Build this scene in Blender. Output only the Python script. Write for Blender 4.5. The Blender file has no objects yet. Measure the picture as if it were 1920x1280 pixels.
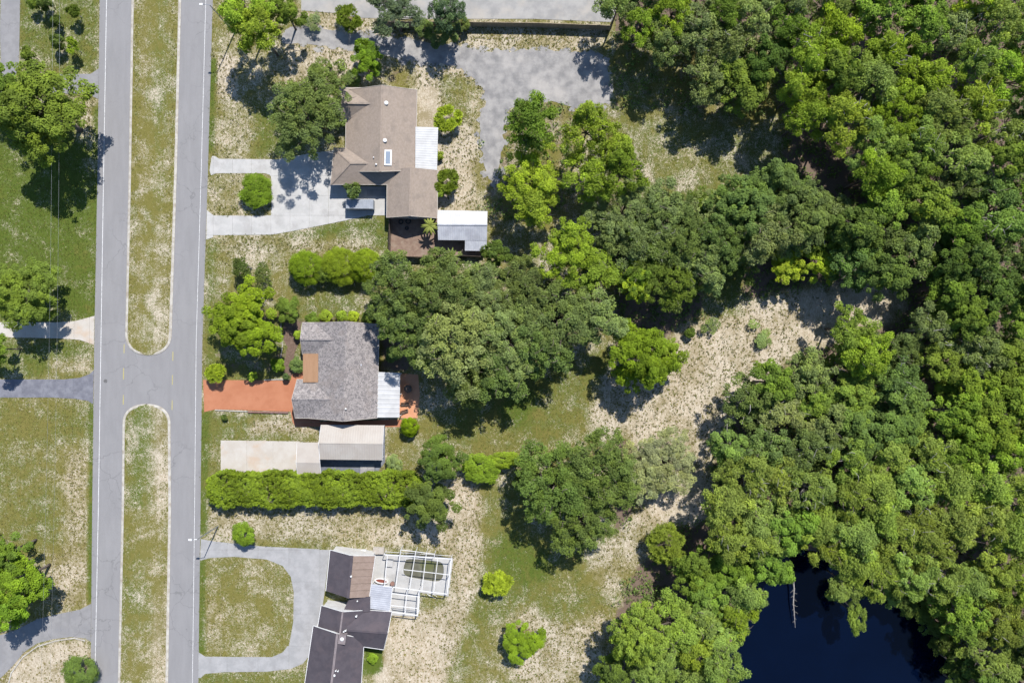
import bpy, bmesh, math, random
import numpy as np
from mathutils import Vector

S = bpy.context.scene
COL = S.collection
H = 120.0                                     # drone height above the ground, metres

# ------------------------------------------------------------------ camera
cam_data = bpy.data.cameras.new('camera')
cam = bpy.data.objects.new('camera', cam_data)
COL.objects.link(cam)
cam.location = (0, 0, H)
cam.rotation_euler = (0, 0, 0)
cam_data.sensor_width = 36.0
cam_data.lens = 36.0 * H / 192.0
cam_data.clip_start = 1.0
cam_data.clip_end = 6000.0
S.camera = cam

# ------------------------------------------------------------------ sky and sun
SUN_EL = math.radians(51)
SUN_AZ = math.atan2(0.40, 0.915)
w = bpy.data.worlds.new('World')
S.world = w
w.use_nodes = True
nt = w.node_tree
sky = nt.nodes.new('ShaderNodeTexSky')
sky.sky_type = 'NISHITA'
sky.sun_disc = False
sky.dust_density = 0.3
sky.ozone_density = 5.0
sky.sun_elevation = SUN_EL
sky.sun_rotation = SUN_AZ
nt.links.new(sky.outputs[0], nt.nodes['Background'].inputs[0])
nt.nodes['Background'].inputs[1].default_value = 0.11
sd = bpy.data.lights.new('sun', 'SUN')
sd.energy = 5.0
sd.angle = math.radians(0.5)
sd.color = (1.0, 0.972, 0.94)
sun = bpy.data.objects.new('sun', sd)
COL.objects.link(sun)
sdir = Vector((-math.sin(SUN_AZ) * math.cos(SUN_EL), -math.cos(SUN_AZ) * math.cos(SUN_EL), -math.sin(SUN_EL)))
sun.rotation_euler = sdir.to_track_quat('-Z', 'Y').to_euler()
sun.location = (40, 90, 130)
S.view_settings.view_transform = 'Standard'
S.view_settings.look = 'None'
S.view_settings.gamma = 1.0
S.view_settings.exposure = 0.88
S.view_settings.use_curve_mapping = False
S.cycles.use_adaptive_sampling = True
S.cycles.adaptive_threshold = 0.03
S.cycles.max_bounces = 4
S.cycles.diffuse_bounces = 2
S.cycles.transmission_bounces = 3
S.cycles.transparent_max_bounces = 4

rnd = random.Random(7)


def G(px, py, z=0.0):
    """map position (10 map units to the metre) of a point seen at height z"""
    k = (1 - z / H) / 10.0
    return ((px - 960) * k, (640 - py) * k, z)


# ------------------------------------------------------------------ materials
class NT:
    def __init__(self, m):
        self.t = m.node_tree
        self.n = self.t.nodes
        self.l = self.t.links

    def new(self, typ, **kw):
        x = self.n.new(typ)
        for k, v in kw.items():
            setattr(x, k, v)
        return x

    def inp(self, sock, v):
        if isinstance(v, bpy.types.NodeSocket):
            self.l.new(v, sock)
        else:
            sock.default_value = v

    def math(self, op, a, b=0.0, clamp=False):
        x = self.new('ShaderNodeMath', operation=op)
        x.use_clamp = clamp
        self.inp(x.inputs[0], a)
        self.inp(x.inputs[1], b)
        return x.outputs[0]

    def mix(self, f, a, b, blend='MIX'):
        x = self.new('ShaderNodeMix', data_type='RGBA', blend_type=blend)
        self.inp(x.inputs[0], f)
        self.inp(x.inputs[6], a if isinstance(a, bpy.types.NodeSocket) else (*a[:3], 1))
        self.inp(x.inputs[7], b if isinstance(b, bpy.types.NodeSocket) else (*b[:3], 1))
        return x.outputs[2]

    def step(self, v, lo, hi):
        x = self.new('ShaderNodeMapRange', interpolation_type='SMOOTHSTEP')
        self.inp(x.inputs[0], v)
        x.inputs[1].default_value = lo
        x.inputs[2].default_value = hi
        return x.outputs[0]

    def noise(self, vec, scale, detail=3, rough=0.5, dist=0.0):
        x = self.new('ShaderNodeTexNoise')
        self.l.new(vec, x.inputs['Vector'])
        x.inputs['Scale'].default_value = scale
        x.inputs['Detail'].default_value = detail
        x.inputs['Roughness'].default_value = rough
        x.inputs['Distortion'].default_value = dist
        return x.outputs[0]

    def pos(self):
        return self.new('ShaderNodeNewGeometry').outputs['Position']

    def scale(self, vec, s):
        x = self.new('ShaderNodeMapping')
        self.l.new(vec, x.inputs[0])
        x.inputs['Scale'].default_value = s
        return x.outputs[0]

    def attr(self, name):
        return self.new('ShaderNodeAttribute', attribute_name=name).outputs['Fac']

    def bump(self, h, strength=0.3, dist=0.05):
        x = self.new('ShaderNodeBump')
        x.inputs['Strength'].default_value = strength
        x.inputs['Distance'].default_value = dist
        self.l.new(h, x.inputs['Height'])
        return x.outputs[0]


def base_mat(name):
    m = bpy.data.materials.new(name)
    m.use_nodes = True
    k = NT(m)
    return m, k, k.n['Principled BSDF']


def noisy(name, c1, c2, scale=2.0, detail=5, rough=0.8, lo=0.35, hi=0.65, stretch=(1, 1, 1), dist=0.0,
          c3=None, s3=0.25, f3=0.6, bump=0.15, grain=0.12, spec=0.3, metallic=0.0, cracks=0.0):
    m, k, b = base_mat(name)
    p = k.pos()
    v = k.scale(p, stretch) if stretch != (1, 1, 1) else p
    c = k.mix(k.step(k.noise(v, scale, detail, 0.6, dist), lo, hi), c1, c2)
    if c3:
        c = k.mix(k.math('MULTIPLY', k.step(k.noise(p, s3, 4, 0.6), 0.5, 0.68), f3), c, c3)
    if cracks:
        vo = k.new('ShaderNodeTexVoronoi', feature='DISTANCE_TO_EDGE')
        dv = k.new('ShaderNodeVectorMath', operation='ADD')
        nn = k.new('ShaderNodeTexNoise')
        nn.inputs['Scale'].default_value = 0.5
        nn.inputs['Detail'].default_value = 4
        k.l.new(p, nn.inputs['Vector'])
        sv_ = k.new('ShaderNodeVectorMath', operation='SCALE')
        sv_.inputs['Scale'].default_value = 3.0
        k.l.new(nn.outputs['Color'], sv_.inputs[0])
        k.l.new(p, dv.inputs[0])
        k.l.new(sv_.outputs[0], dv.inputs[1])
        k.l.new(dv.outputs[0], vo.inputs['Vector'])
        vo.inputs['Scale'].default_value = 0.16
        cm = k.math('SUBTRACT', 1.0, k.step(vo.outputs['Distance'], 0.004, 0.016))
        cm = k.math('MULTIPLY', cm, k.math('MULTIPLY', k.step(k.noise(p, 0.05, 3), 0.42, 0.6), cracks))
        c = k.mix(cm, c, tuple(x * 0.45 for x in c1))
    g = k.noise(p, 14, 2)
    c = k.mix(1.0, c, k.mix(g, (1 - grain,) * 3, (1 + grain,) * 3), 'MULTIPLY')
    k.l.new(c, b.inputs['Base Color'])
    b.inputs['Roughness'].default_value = rough
    b.inputs['Specular IOR Level'].default_value = spec
    b.inputs['Metallic'].default_value = metallic
    if bump:
        k.l.new(k.bump(g, bump, 0.03), b.inputs['Normal'])
    return m


M = {}
M['asphalt'] = noisy('asphalt', (0.155, 0.150, 0.148), (0.175, 0.169, 0.167), 0.9, 6, 0.85, lo=0.25, hi=0.75, stretch=(1.0, 0.16, 1), c3=(0.185, 0.179, 0.175), s3=0.10, f3=0.5, cracks=0.35)
M['asphalt_dark'] = noisy('asphalt_dark', (0.097, 0.097, 0.112), (0.140, 0.140, 0.155), 0.6, 6, 0.85, c3=(0.072, 0.072, 0.086), s3=0.5, f3=0.5, cracks=0.35)
M['asphalt_pale'] = noisy('asphalt_pale', (0.153, 0.148, 0.146), (0.184, 0.178, 0.175), 0.8, 5, 0.85, c3=(0.136, 0.133, 0.136), s3=0.4, cracks=0.35)
M['paint_white'] = noisy('paint_white', (0.348, 0.341, 0.327), (0.460, 0.453, 0.439), 3, 4, 0.6, c3=(0.237, 0.230, 0.230), s3=1.2, f3=0.7)
M['paint_yellow'] = noisy('paint_yellow', (0.294, 0.256, 0.083), (0.256, 0.224, 0.115), 3, 4, 0.6, c3=(0.166, 0.154, 0.115), s3=2.5, f3=0.7)
M['curb'] = noisy('curb', (0.256, 0.230, 0.192), (0.333, 0.314, 0.275), 1.2, 5, 0.8, c3=(0.192, 0.160, 0.122), s3=0.7, f3=0.6)
M['concrete'] = noisy('concrete', (0.277, 0.270, 0.253), (0.324, 0.313, 0.294), 0.5, 6, 0.8, c3=(0.238, 0.227, 0.212), s3=0.35, f3=0.7)
M['concrete_grey'] = noisy('concrete_grey', (0.205, 0.202, 0.197), (0.248, 0.242, 0.236), 0.5, 6, 0.8, c3=(0.176, 0.170, 0.164), s3=0.4, f3=0.6)
M['concrete_cream'] = noisy('concrete_cream', (0.307, 0.275, 0.233), (0.346, 0.320, 0.282), 0.35, 6, 0.8, c3=(0.323, 0.245, 0.177), s3=0.22, f3=0.8)
M['lot'] = noisy('lot', (0.178, 0.172, 0.163), (0.238, 0.228, 0.210), 0.35, 6, 0.85, c3=(0.264, 0.240, 0.207), s3=0.2, f3=0.7)
M['gravel'] = noisy('gravel', (0.140, 0.134, 0.129), (0.229, 0.217, 0.201), 0.55, 9, 0.95, lo=0.32, hi=0.68, c3=(0.274, 0.255, 0.230), s3=0.12, f3=0.8, bump=0.5, grain=0.25)
M['red_paving'] = noisy('red_paving', (0.270, 0.103, 0.050), (0.298, 0.122, 0.062), 0.4, 6, 0.75, c3=(0.240, 0.087, 0.040), s3=0.5, f3=0.5)
M['orange_paving'] = noisy('orange_paving', (0.403, 0.198, 0.105), (0.367, 0.170, 0.088), 0.8, 6, 0.75)
M['mulch'] = noisy('mulch', (0.083, 0.054, 0.038), (0.122, 0.083, 0.061), 2.5, 6, 0.95, bump=0.5, grain=0.3)
M['dirt_yard'] = noisy('dirt_yard', (0.128, 0.083, 0.061), (0.173, 0.122, 0.090), 1.2, 7, 0.95, c3=(0.192, 0.154, 0.115), s3=0.8, f3=0.5, bump=0.4, grain=0.3)
M['shingle_tan'] = noisy('shingle_tan', (0.183, 0.147, 0.116), (0.214, 0.172, 0.139), 2.2, 8, 0.9, stretch=(1.0, 1.0, 3), c3=(0.140, 0.116, 0.096), s3=0.55, f3=0.55, bump=0.5, grain=0.22)
M['shingle_grey'] = noisy('shingle_grey', (0.107, 0.096, 0.094), (0.228, 0.204, 0.189), 2.3, 5, 0.9, lo=0.38, hi=0.62, dist=1.4, c3=(0.156, 0.130, 0.113), s3=0.35, f3=0.5, bump=0.4, grain=0.2)
M['shingle_dark'] = noisy('shingle_dark', (0.045, 0.038, 0.044), (0.057, 0.048, 0.054), 0.8, 7, 0.85, c3=(0.066, 0.052, 0.056), s3=0.45, f3=0.7, bump=0.4, grain=0.18)
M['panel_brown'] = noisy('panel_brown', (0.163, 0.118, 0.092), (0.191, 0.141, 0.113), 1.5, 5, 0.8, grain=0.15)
M['ridge_mauve'] = noisy('ridge_mauve', (0.128, 0.106, 0.106), (0.160, 0.134, 0.134), 1.5, 5, 0.8, grain=0.15)
M['flat_tan'] = noisy('flat_tan', (0.211, 0.119, 0.063), (0.235, 0.136, 0.075), 0.8, 5, 0.8, stretch=(3, 0.5, 1))
M['metal_white'] = noisy('metal_white', (0.313, 0.310, 0.301), (0.358, 0.355, 0.348), 0.7, 5, 0.5, c3=(0.282, 0.275, 0.263), s3=0.5, f3=0.5, bump=0)
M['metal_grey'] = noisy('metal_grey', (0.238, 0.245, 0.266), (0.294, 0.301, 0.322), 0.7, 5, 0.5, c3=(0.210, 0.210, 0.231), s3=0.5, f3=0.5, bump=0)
M['metal_cream'] = noisy('metal_cream', (0.283, 0.251, 0.215), (0.305, 0.276, 0.240), 0.5, 4, 0.5, grain=0.05, bump=0)
M['trim_white'] = noisy('trim_white', (0.435, 0.427, 0.413), (0.495, 0.488, 0.473), 2, 4, 0.6, grain=0.05, bump=0)
M['trim_cream'] = noisy('trim_cream', (0.269, 0.237, 0.198), (0.307, 0.275, 0.237), 2, 4, 0.6, grain=0.05, bump=0)
M['wall_cream'] = noisy('wall_cream', (0.307, 0.282, 0.243), (0.352, 0.326, 0.288), 1, 4, 0.85)
M['wall_white'] = noisy('wall_white', (0.360, 0.348, 0.330), (0.408, 0.402, 0.384), 1, 4, 0.85)
M['wall_red'] = noisy('wall_red', (0.154, 0.083, 0.064), (0.192, 0.109, 0.083), 2, 5, 0.85)
M['wood'] = noisy('wood', (0.192, 0.150, 0.096), (0.243, 0.192, 0.128), 2, 5, 0.85, stretch=(1, 1, 0.2))
M['wood_dark'] = noisy('wood_dark', (0.064, 0.045, 0.032), (0.102, 0.077, 0.058), 2, 5, 0.85)
M['bark'] = noisy('bark', (0.072, 0.056, 0.044), (0.128, 0.104, 0.084), 3, 5, 0.95, stretch=(1, 1, 0.25))
M['bark_pale'] = noisy('bark_pale', (0.176, 0.160, 0.140), (0.272, 0.248, 0.224), 3, 5, 0.95, stretch=(1, 1, 0.25))
M['steel'] = noisy('steel', (0.218, 0.224, 0.230), (0.269, 0.275, 0.282), 2, 4, 0.4, bump=0, metallic=0.4)
M['rubber'] = noisy('rubber', (0.020, 0.020, 0.020), (0.035, 0.035, 0.035), 3, 4, 0.8)
M['iron'] = noisy('iron', (0.070, 0.068, 0.066), (0.110, 0.105, 0.100), 4, 4, 0.7)
M['trailer_grey'] = noisy('trailer_grey', (0.173, 0.186, 0.205), (0.211, 0.224, 0.243), 1, 5, 0.5, bump=0)
M['red_plastic'] = noisy('red_plastic', (0.168, 0.049, 0.034), (0.144, 0.042, 0.029), 2, 4, 0.5)
M['slate'] = noisy('slate', (0.090, 0.096, 0.109), (0.128, 0.134, 0.150), 1.2, 6, 0.8)
M['stone_block'] = noisy('stone_block', (0.166, 0.160, 0.160), (0.230, 0.218, 0.211), 1.8, 5, 0.85, dist=1.0)
M['pool_algae'] = noisy('pool_algae', (0.074, 0.070, 0.048), (0.096, 0.093, 0.064), 0.8, 6, 0.5, c3=(0.070, 0.080, 0.013), s3=0.35, f3=0.6, bump=0)
M['pool_moss'] = noisy('pool_moss', (0.064, 0.074, 0.013), (0.090, 0.096, 0.019), 1.2, 6, 0.9)


def glass_mat():
    m, k, b = base_mat('window_glass')
    b.inputs['Base Color'].default_value = (0.03, 0.04, 0.05, 1)
    b.inputs['Roughness'].default_value = 0.06
    return m


M['glass'] = glass_mat()


def skylight_mat():
    m, k, b = base_mat('skylight_glass')
    b.inputs['Base Color'].default_value = (0.16, 0.19, 0.23, 1)
    b.inputs['Roughness'].default_value = 0.15
    return m


M['skylight'] = skylight_mat()


def water_mat():
    m, k, b = base_mat('pond_water')
    n = k.noise(k.pos(), 0.09, 4, 0.6)
    c = k.mix(k.step(n, 0.3, 0.75), (0.0003, 0.0016, 0.0075), (0.0004, 0.0021, 0.0095))
    k.l.new(c, b.inputs['Base Color'])
    b.inputs['Roughness'].default_value = 0.08
    b.inputs['IOR'].default_value = 1.33
    k.l.new(k.bump(k.noise(k.pos(), 2.5, 3), 0.08, 0.02), b.inputs['Normal'])
    return m


M['water'] = water_mat()


def leaf_mat():
    m, k, b = base_mat('foliage')
    k.n.remove(b)
    out = k.n['Material Output']
    col = k.new('ShaderNodeObjectInfo').outputs['Color']
    v = k.attr('var')
    y = k.attr('yel')
    c = k.mix(y, col, k.mix(1.0, col, (1.30, 1.27, 0.90), 'MULTIPLY'))
    g = k.new('ShaderNodeCombineColor')
    s = k.math('ADD', k.math('MULTIPLY', v, 0.75), 0.62)
    for i in range(3):
        k.l.new(s, g.inputs[i])
    c = k.mix(1.0, c, g.outputs[0], 'MULTIPLY')
    d = k.new('ShaderNodeBsdfDiffuse')
    t = k.new('ShaderNodeBsdfTranslucent')
    k.l.new(c, d.inputs[0])
    k.l.new(k.mix(1.0, c, (1.15, 1.2, 0.5), 'MULTIPLY'), t.inputs[0])
    x = k.new('ShaderNodeMixShader')
    x.inputs[0].default_value = 0.28
    k.l.new(d.outputs[0], x.inputs[1])
    k.l.new(t.outputs[0], x.inputs[2])
    k.l.new(x.outputs[0], out.inputs[0])
    return m


M['leaf'] = leaf_mat()


def grass_mat():
    m, k, b = base_mat('grass_blades')
    c = k.new('ShaderNodeAttribute', attribute_name='gcol').outputs['Color']
    k.l.new(c, b.inputs['Base Color'])
    b.inputs['Roughness'].default_value = 0.9
    b.inputs['Specular IOR Level'].default_value = 0.1
    return m


M['grass'] = grass_mat()


def ground_mat():
    m, k, b = base_mat('ground_cover')
    p = k.pos()
    n_mid = k.noise(p, 0.55, 6, 0.6, 0.5)
    n_worm = k.noise(p, 2.9, 4, 0.6, 1.6)
    n_worm2 = k.noise(k.scale(p, (2.0, 0.7, 1)), 2.4, 3, 0.55, 1.2)
    n_big = k.noise(p, 0.07, 3)
    n_patch = k.noise(p, 0.22, 4, 0.55, 0.4)
    n_row = k.noise(k.scale(p, (2.4, 0.09, 1)), 1.0, 3)
    n_fine = k.noise(p, 9, 2)
    green = k.attr('green')
    sand = k.attr('sand')
    dirt = k.attr('dirt')
    gv = k.math('ADD', green, k.math('MULTIPLY', k.math('SUBTRACT', n_mid, 0.5), 1.0))
    gv = k.math('ADD', gv, k.math('MULTIPLY', k.math('SUBTRACT', n_big, 0.5), 0.7))
    gv = k.math('ADD', gv, k.math('MULTIPLY', k.math('SUBTRACT', n_row, 0.5), 0.4))
    gv = k.math('ADD', gv, k.math('MULTIPLY', k.math('SUBTRACT', n_patch, 0.5), 1.1))
    dry = k.mix(n_worm, (0.080, 0.074, 0.017), (0.150, 0.132, 0.038))
    lush = k.mix(n_worm2, (0.036, 0.058, 0.007), (0.080, 0.104, 0.017))
    grass = k.mix(k.step(gv, 0.1, 0.75), dry, lush)
    sv = k.math('ADD', k.math('MULTIPLY', sand, 0.88), k.math('MULTIPLY', k.math('SUBTRACT', n_worm, 0.5), 2.1))
    sv = k.math('ADD', sv, k.math('MULTIPLY', k.math('SUBTRACT', n_mid, 0.5), 0.9))
    sv = k.math('ADD', sv, k.math('MULTIPLY', k.math('SUBTRACT', n_row, 0.5), 0.3))
    sv = k.math('ADD', sv, k.math('MULTIPLY', k.math('SUBTRACT', n_patch, 0.5), 1.7))
    sc = k.mix(k.step(n_big, 0.35, 0.65), (0.285, 0.228, 0.155), (0.305, 0.258, 0.195))
    sc = k.mix(k.step(n_worm2, 0.4, 0.7), sc, (0.42, 0.372, 0.295))
    straw = k.mix(n_worm, (0.185, 0.150, 0.088), (0.235, 0.192, 0.125))
    grass = k.mix(k.math('MULTIPLY', k.step(sand, 0.5, 0.86), 0.8), grass, straw)
    c = k.mix(k.step(sv, 0.22, 1.0), grass, sc)
    dv = k.math('ADD', dirt, k.math('MULTIPLY', k.math('SUBTRACT', n_mid, 0.5), 0.8))
    dc = k.mix(n_worm, (0.080, 0.056, 0.042), (0.15, 0.110, 0.082))
    c = k.mix(k.step(dv, 0.4, 0.65), c, dc)
    c = k.mix(1.0, c, k.mix(n_fine, (0.78, 0.78, 0.78), (1.2, 1.2, 1.2)), 'MULTIPLY')
    k.l.new(c, b.inputs['Base Color'])
    b.inputs['Roughness'].default_value = 0.95
    b.inputs['Specular IOR Level'].default_value = 0.1
    k.l.new(k.bump(n_worm, 0.22, 0.06), b.inputs['Normal'])
    return m


M['ground'] = ground_mat()


# ------------------------------------------------------------------ mesh helpers
def tag(o, label=None, cat=None, group=None, kind=None):
    if label: o['label'] = label
    if cat: o['category'] = cat
    if group: o['group'] = group
    if kind: o['kind'] = kind
    return o


def root_at(name, x, y, z=0.0):
    o = bpy.data.objects.new(name, None)
    o.empty_display_size = 0.5
    o.location = (x, y, z)
    COL.objects.link(o)
    return o


def wloc(o):
    v = Vector(o.location)
    while o.parent:
        o = o.parent
        v = v + Vector(o.location)
    return v


class MB:
    def __init__(self):
        self.v = []
        self.f = []

    def poly(self, pts, f):
        b = len(self.v)
        self.v += [tuple(p) for p in pts]
        self.f += [tuple(b + i for i in q) for q in f]
        return self

    def slab(self, pts, t):
        """thick plate: pts is its top outline (counter-clockwise from above), t its thickness downwards"""
        n = len(pts)
        b = len(self.v)
        self.v += [tuple(p) for p in pts] + [(p[0], p[1], p[2] - t) for p in pts]
        self.f.append(tuple(b + i for i in range(n)))
        self.f.append(tuple(b + n + i for i in reversed(range(n))))
        for i in range(n):
            j = (i + 1) % n
            self.f.append((b + j, b + i, b + n + i, b + n + j))
        return self

    def box(self, c, s, rz=0.0):
        cx, cy, cz = c
        hx, hy, hz = s[0] / 2, s[1] / 2, s[2] / 2
        co, si = math.cos(rz), math.sin(rz)
        pts = [(cx + x * co - y * si, cy + x * si + y * co, cz + hz) for x, y in ((-hx, -hy), (hx, -hy), (hx, hy), (-hx, hy))]
        return self.slab(pts, 2 * hz)

    def tube(self, pts, rads, n=8, cap=True):
        b = len(self.v)
        k = len(pts)
        P = [Vector(p) for p in pts]
        for i, p in enumerate(P):
            d = (P[min(i + 1, k - 1)] - P[max(i - 1, 0)]).normalized()
            a = Vector((0, 0, 1)) if abs(d.z) < 0.9 else Vector((1, 0, 0))
            u = d.cross(a).normalized()
            q = d.cross(u)
            r = rads[i] if hasattr(rads, '__len__') else rads
            for j in range(n):
                t = 2 * math.pi * j / n
                self.v.append(tuple(p + u * (r * math.cos(t)) + q * (r * math.sin(t))))
        for i in range(k - 1):
            for j in range(n):
                j2 = (j + 1) % n
                self.f.append((b + i * n + j, b + i * n + j2, b + (i + 1) * n + j2, b + (i + 1) * n + j))
        if cap:
            self.f.append(tuple(b + j for j in reversed(range(n))))
            self.f.append(tuple(b + (k - 1) * n + j for j in range(n)))
        return self

    def lathe(self, prof, c, n=16):
        b = len(self.v)
        for r, z in prof:
            for j in range(n):
                t = 2 * math.pi * j / n
                self.v.append((c[0] + r * math.cos(t), c[1] + r * math.sin(t), c[2] + z))
        for i in range(len(prof) - 1):
            for j in range(n):
                j2 = (j + 1) % n
                self.f.append((b + i * n + j, b + i * n + j2, b + (i + 1) * n + j2, b + (i + 1) * n + j))
        self.f.append(tuple(b + j for j in reversed(range(n))))
        self.f.append(tuple(b + (len(prof) - 1) * n + j for j in range(n)))
        return self

    def build(self, name, mat, parent=None, smooth=False, bevel=0.0):
        off = wloc(parent) if parent else Vector((0, 0, 0))
        me = bpy.data.meshes.new(name)
        me.from_pydata([(x - off.x, y - off.y, z - off.z) for x, y, z in self.v], [], self.f)
        bm = bmesh.new()
        bm.from_mesh(me)
        bmesh.ops.recalc_face_normals(bm, faces=bm.faces)
        big = [f for f in bm.faces if len(f.verts) > 4]
        if big:
            bmesh.ops.triangulate(bm, faces=big)
        bm.to_mesh(me)
        bm.free()
        me.materials.append(mat)
        if smooth:
            me.polygons.foreach_set('use_smooth', [True] * len(me.polygons))
        o = bpy.data.objects.new(name, me)
        COL.objects.link(o)
        if parent:
            o.parent = parent
        return o


def inside(px, py, poly):
    px = np.asarray(px, float)
    py = np.asarray(py, float)
    r = np.zeros(px.shape, bool)
    n = len(poly)
    for i in range(n):
        x1, y1 = poly[i]
        x2, y2 = poly[(i + 1) % n]
        c = (y1 > py) != (y2 > py)
        with np.errstate(divide='ignore', invalid='ignore'):
            xi = (x2 - x1) * (py - y1) / (y2 - y1 + 1e-12) + x1
        r ^= c & (px < xi)
    return r


def pdist(px, py, poly):
    """signed distance, positive inside"""
    px = np.asarray(px, float)
    py = np.asarray(py, float)
    d = np.full(px.shape, 1e9)
    n = len(poly)
    for i in range(n):
        x1, y1 = poly[i]
        x2, y2 = poly[(i + 1) % n]
        dx, dy = x2 - x1, y2 - y1
        t = np.clip(((px - x1) * dx + (py - y1) * dy) / (dx * dx + dy * dy + 1e-9), 0, 1)
        d = np.minimum(d, np.hypot(px - x1 - t * dx, py - y1 - t * dy))
    return np.where(inside(px, py, poly), d, -d)


def rect(x0, y0, x1, y1):
    return [(x0, y0), (x1, y0), (x1, y1), (x0, y1)]


def chaikin(p, n=2, closed=True):
    for _ in range(n):
        q = []
        m = len(p)
        for i in range(m if closed else m - 1):
            a, b = p[i], p[(i + 1) % m]
            q.append((0.75 * a[0] + 0.25 * b[0], 0.75 * a[1] + 0.25 * b[1]))
            q.append((0.25 * a[0] + 0.75 * b[0], 0.25 * a[1] + 0.75 * b[1]))
        p = q if closed else [p[0]] + q + [p[-1]]
    return p


def ragged(p, step=8, amp=4, seed=1):
    r = random.Random(seed)
    q = []
    m = len(p)
    for i in range(m):
        a, b = p[i], p[(i + 1) % m]
        L = math.hypot(b[0] - a[0], b[1] - a[1])
        k = max(1, int(L / step))
        for j in range(k):
            t = j / k
            q.append((a[0] + (b[0] - a[0]) * t + r.gauss(0, amp), a[1] + (b[1] - a[1]) * t + r.gauss(0, amp)))
    return q


def sheet(name, poly, z, mat, t=0.05, parent=None, kind=None):
    o = MB().slab([G(x, y)[:2] + (z,) for x, y in poly], t).build(name, mat, parent)
    if kind:
        o['kind'] = kind
    return o


def slabs(parent, name, poly, z, mat, cell, t=0.09, gap=0.012, x0=0, y0=0):
    """cut an outline into cast slabs with open joints; each slab a part"""
    xs = [p[0] for p in poly]
    ys = [p[1] for p in poly]
    gx = np.arange(math.floor((min(xs) - x0) / cell[0]) * cell[0] + x0, max(xs), cell[0])
    gy = np.arange(math.floor((min(ys) - y0) / cell[1]) * cell[1] + y0, max(ys), cell[1])
    off = wloc(parent)
    for ax in gx:
        for ay in gy:
            bm = bmesh.new()
            vs = [bm.verts.new((G(x, y)[0], G(x, y)[1], z)) for x, y in poly]
            f = bm.faces.new(vs)
            bmesh.ops.triangulate(bm, faces=[f])
            X0, Y1, _ = G(ax, ay)
            X1, Y0, _ = G(ax + cell[0], ay + cell[1])
            for co, no in (((X0 + gap, 0, 0), (-1, 0, 0)), ((X1 - gap, 0, 0), (1, 0, 0)), ((0, Y0 + gap, 0), (0, -1, 0)), ((0, Y1 - gap, 0), (0, 1, 0))):
                bmesh.ops.bisect_plane(bm, geom=bm.verts[:] + bm.edges[:] + bm.faces[:], plane_co=co, plane_no=no, clear_outer=True)
            if sum(f.calc_area() for f in bm.faces) < 0.25:
                bm.free()
                continue
            bmesh.ops.dissolve_limit(bm, angle_limit=0.01, verts=bm.verts, edges=bm.edges)
            for f in bm.faces:
                if f.normal.z < 0:
                    f.normal_flip()
            ex = bmesh.ops.extrude_face_region(bm, geom=bm.faces[:])
            for v in ex['geom']:
                if isinstance(v, bmesh.types.BMVert):
                    v.co.z -= t
            dz = rnd.uniform(-0.004, 0.004)
            for v in bm.verts:
                v.co -= off
                v.co.z += dz
            bmesh.ops.recalc_face_normals(bm, faces=bm.faces)
            big = [f for f in bm.faces if len(f.verts) > 4]
            bmesh.ops.triangulate(bm, faces=big)
            me = bpy.data.meshes.new(name)
            bm.to_mesh(me)
            bm.free()
            me.materials.append(mat)
            o = bpy.data.objects.new(name, me)
            COL.objects.link(o)
            o.parent = parent


# ------------------------------------------------------------------ outlines (map units, 10 to the metre)
ROAD_L = [(203, -600), (187, 0), (183, 320), (177, 640), (173, 960), (170, 1280), (164, 1900)]
ROAD_R = [(418, -600), (399, 0), (390, 320), (379.5, 640), (376, 960), (372, 1280), (366, 1900)]
LINE_L = [(215, -600), (200, 0), (194.5, 320), (189.5, 640), (184.5, 960), (178, 1280), (168, 1900)]
LINE_R = [(404, -600), (386, 0), (377.5, 320), (368, 640), (365, 960), (361, 1280), (355, 1900)]
MED1_L = [(262, -600), (247, 0), (242, 320), (236, 600), (235.2, 625)]
MED1_R = [(358, -600), (340, 0), (332, 320), (323, 600), (322.3, 625)]
MED2_L = [(230.3, 794), (228.5, 960), (221.5, 1280), (208, 1900)]
MED2_R = [(320, 794), (321, 960), (315.5, 1280), (303, 1900)]


def at_y(line, y):
    for (x1, y1), (x2, y2) in zip(line, line[1:]):
        if y1 <= y <= y2:
            return x1 + (x2 - x1) * (y - y1) / (y2 - y1)
    return line[0][0] if y < line[0][1] else line[-1][0]


ROAD = ROAD_L + ROAD_R[::-1]
POND = chaikin([(1395, 1330), (1368, 1240), (1405, 1130), (1445, 1050), (1500, 1035), (1560, 1048), (1630, 1090), (1700, 1115), (1745, 1165), (1775, 1225), (1790, 1330), (1740, 1500), (1560, 1560), (1430, 1480)], 2)
DRIVE1 = [(398, 290), (411, 298), (521, 299), (575, 289), (640, 280), (640, 350), (722, 350), (726, 404), (690, 404), (640, 415), (545, 434), (510, 440), (411, 441), (387, 449), (388, 394), (398, 402), (406, 404), (497, 405), (505, 402), (509, 394), (509, 336), (506, 328), (497, 325), (405, 325), (396, 329), (393, 320)]
DRIVE3 = [(377, 1010), (400, 1014), (480, 1023), (618, 1030), (608, 1115), (598, 1180), (583, 1225), (568, 1243), (545, 1253), (500, 1258), (420, 1259), (385, 1262), (372, 1274), (372.5, 1222), (385, 1230), (510, 1231), (530, 1222), (543, 1205), (550, 1165), (551, 1110), (545, 1080), (530, 1060), (500, 1048), (440, 1043), (395, 1045), (375.5, 1050)]
RED_DRIVE = [(381, 712), (545, 713), (548, 700), (567, 697), (600, 697), (600, 790), (549, 792), (545, 771), (405, 767), (383, 772)]
RED_WALK = [(549, 792.5), (600, 790.5), (700, 788), (752, 786), (760, 790), (752, 800), (600, 799), (556, 800)]
RED_PATIO = [(745, 700), (784, 702), (787, 740), (783, 783), (760, 784), (745, 782)]
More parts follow.
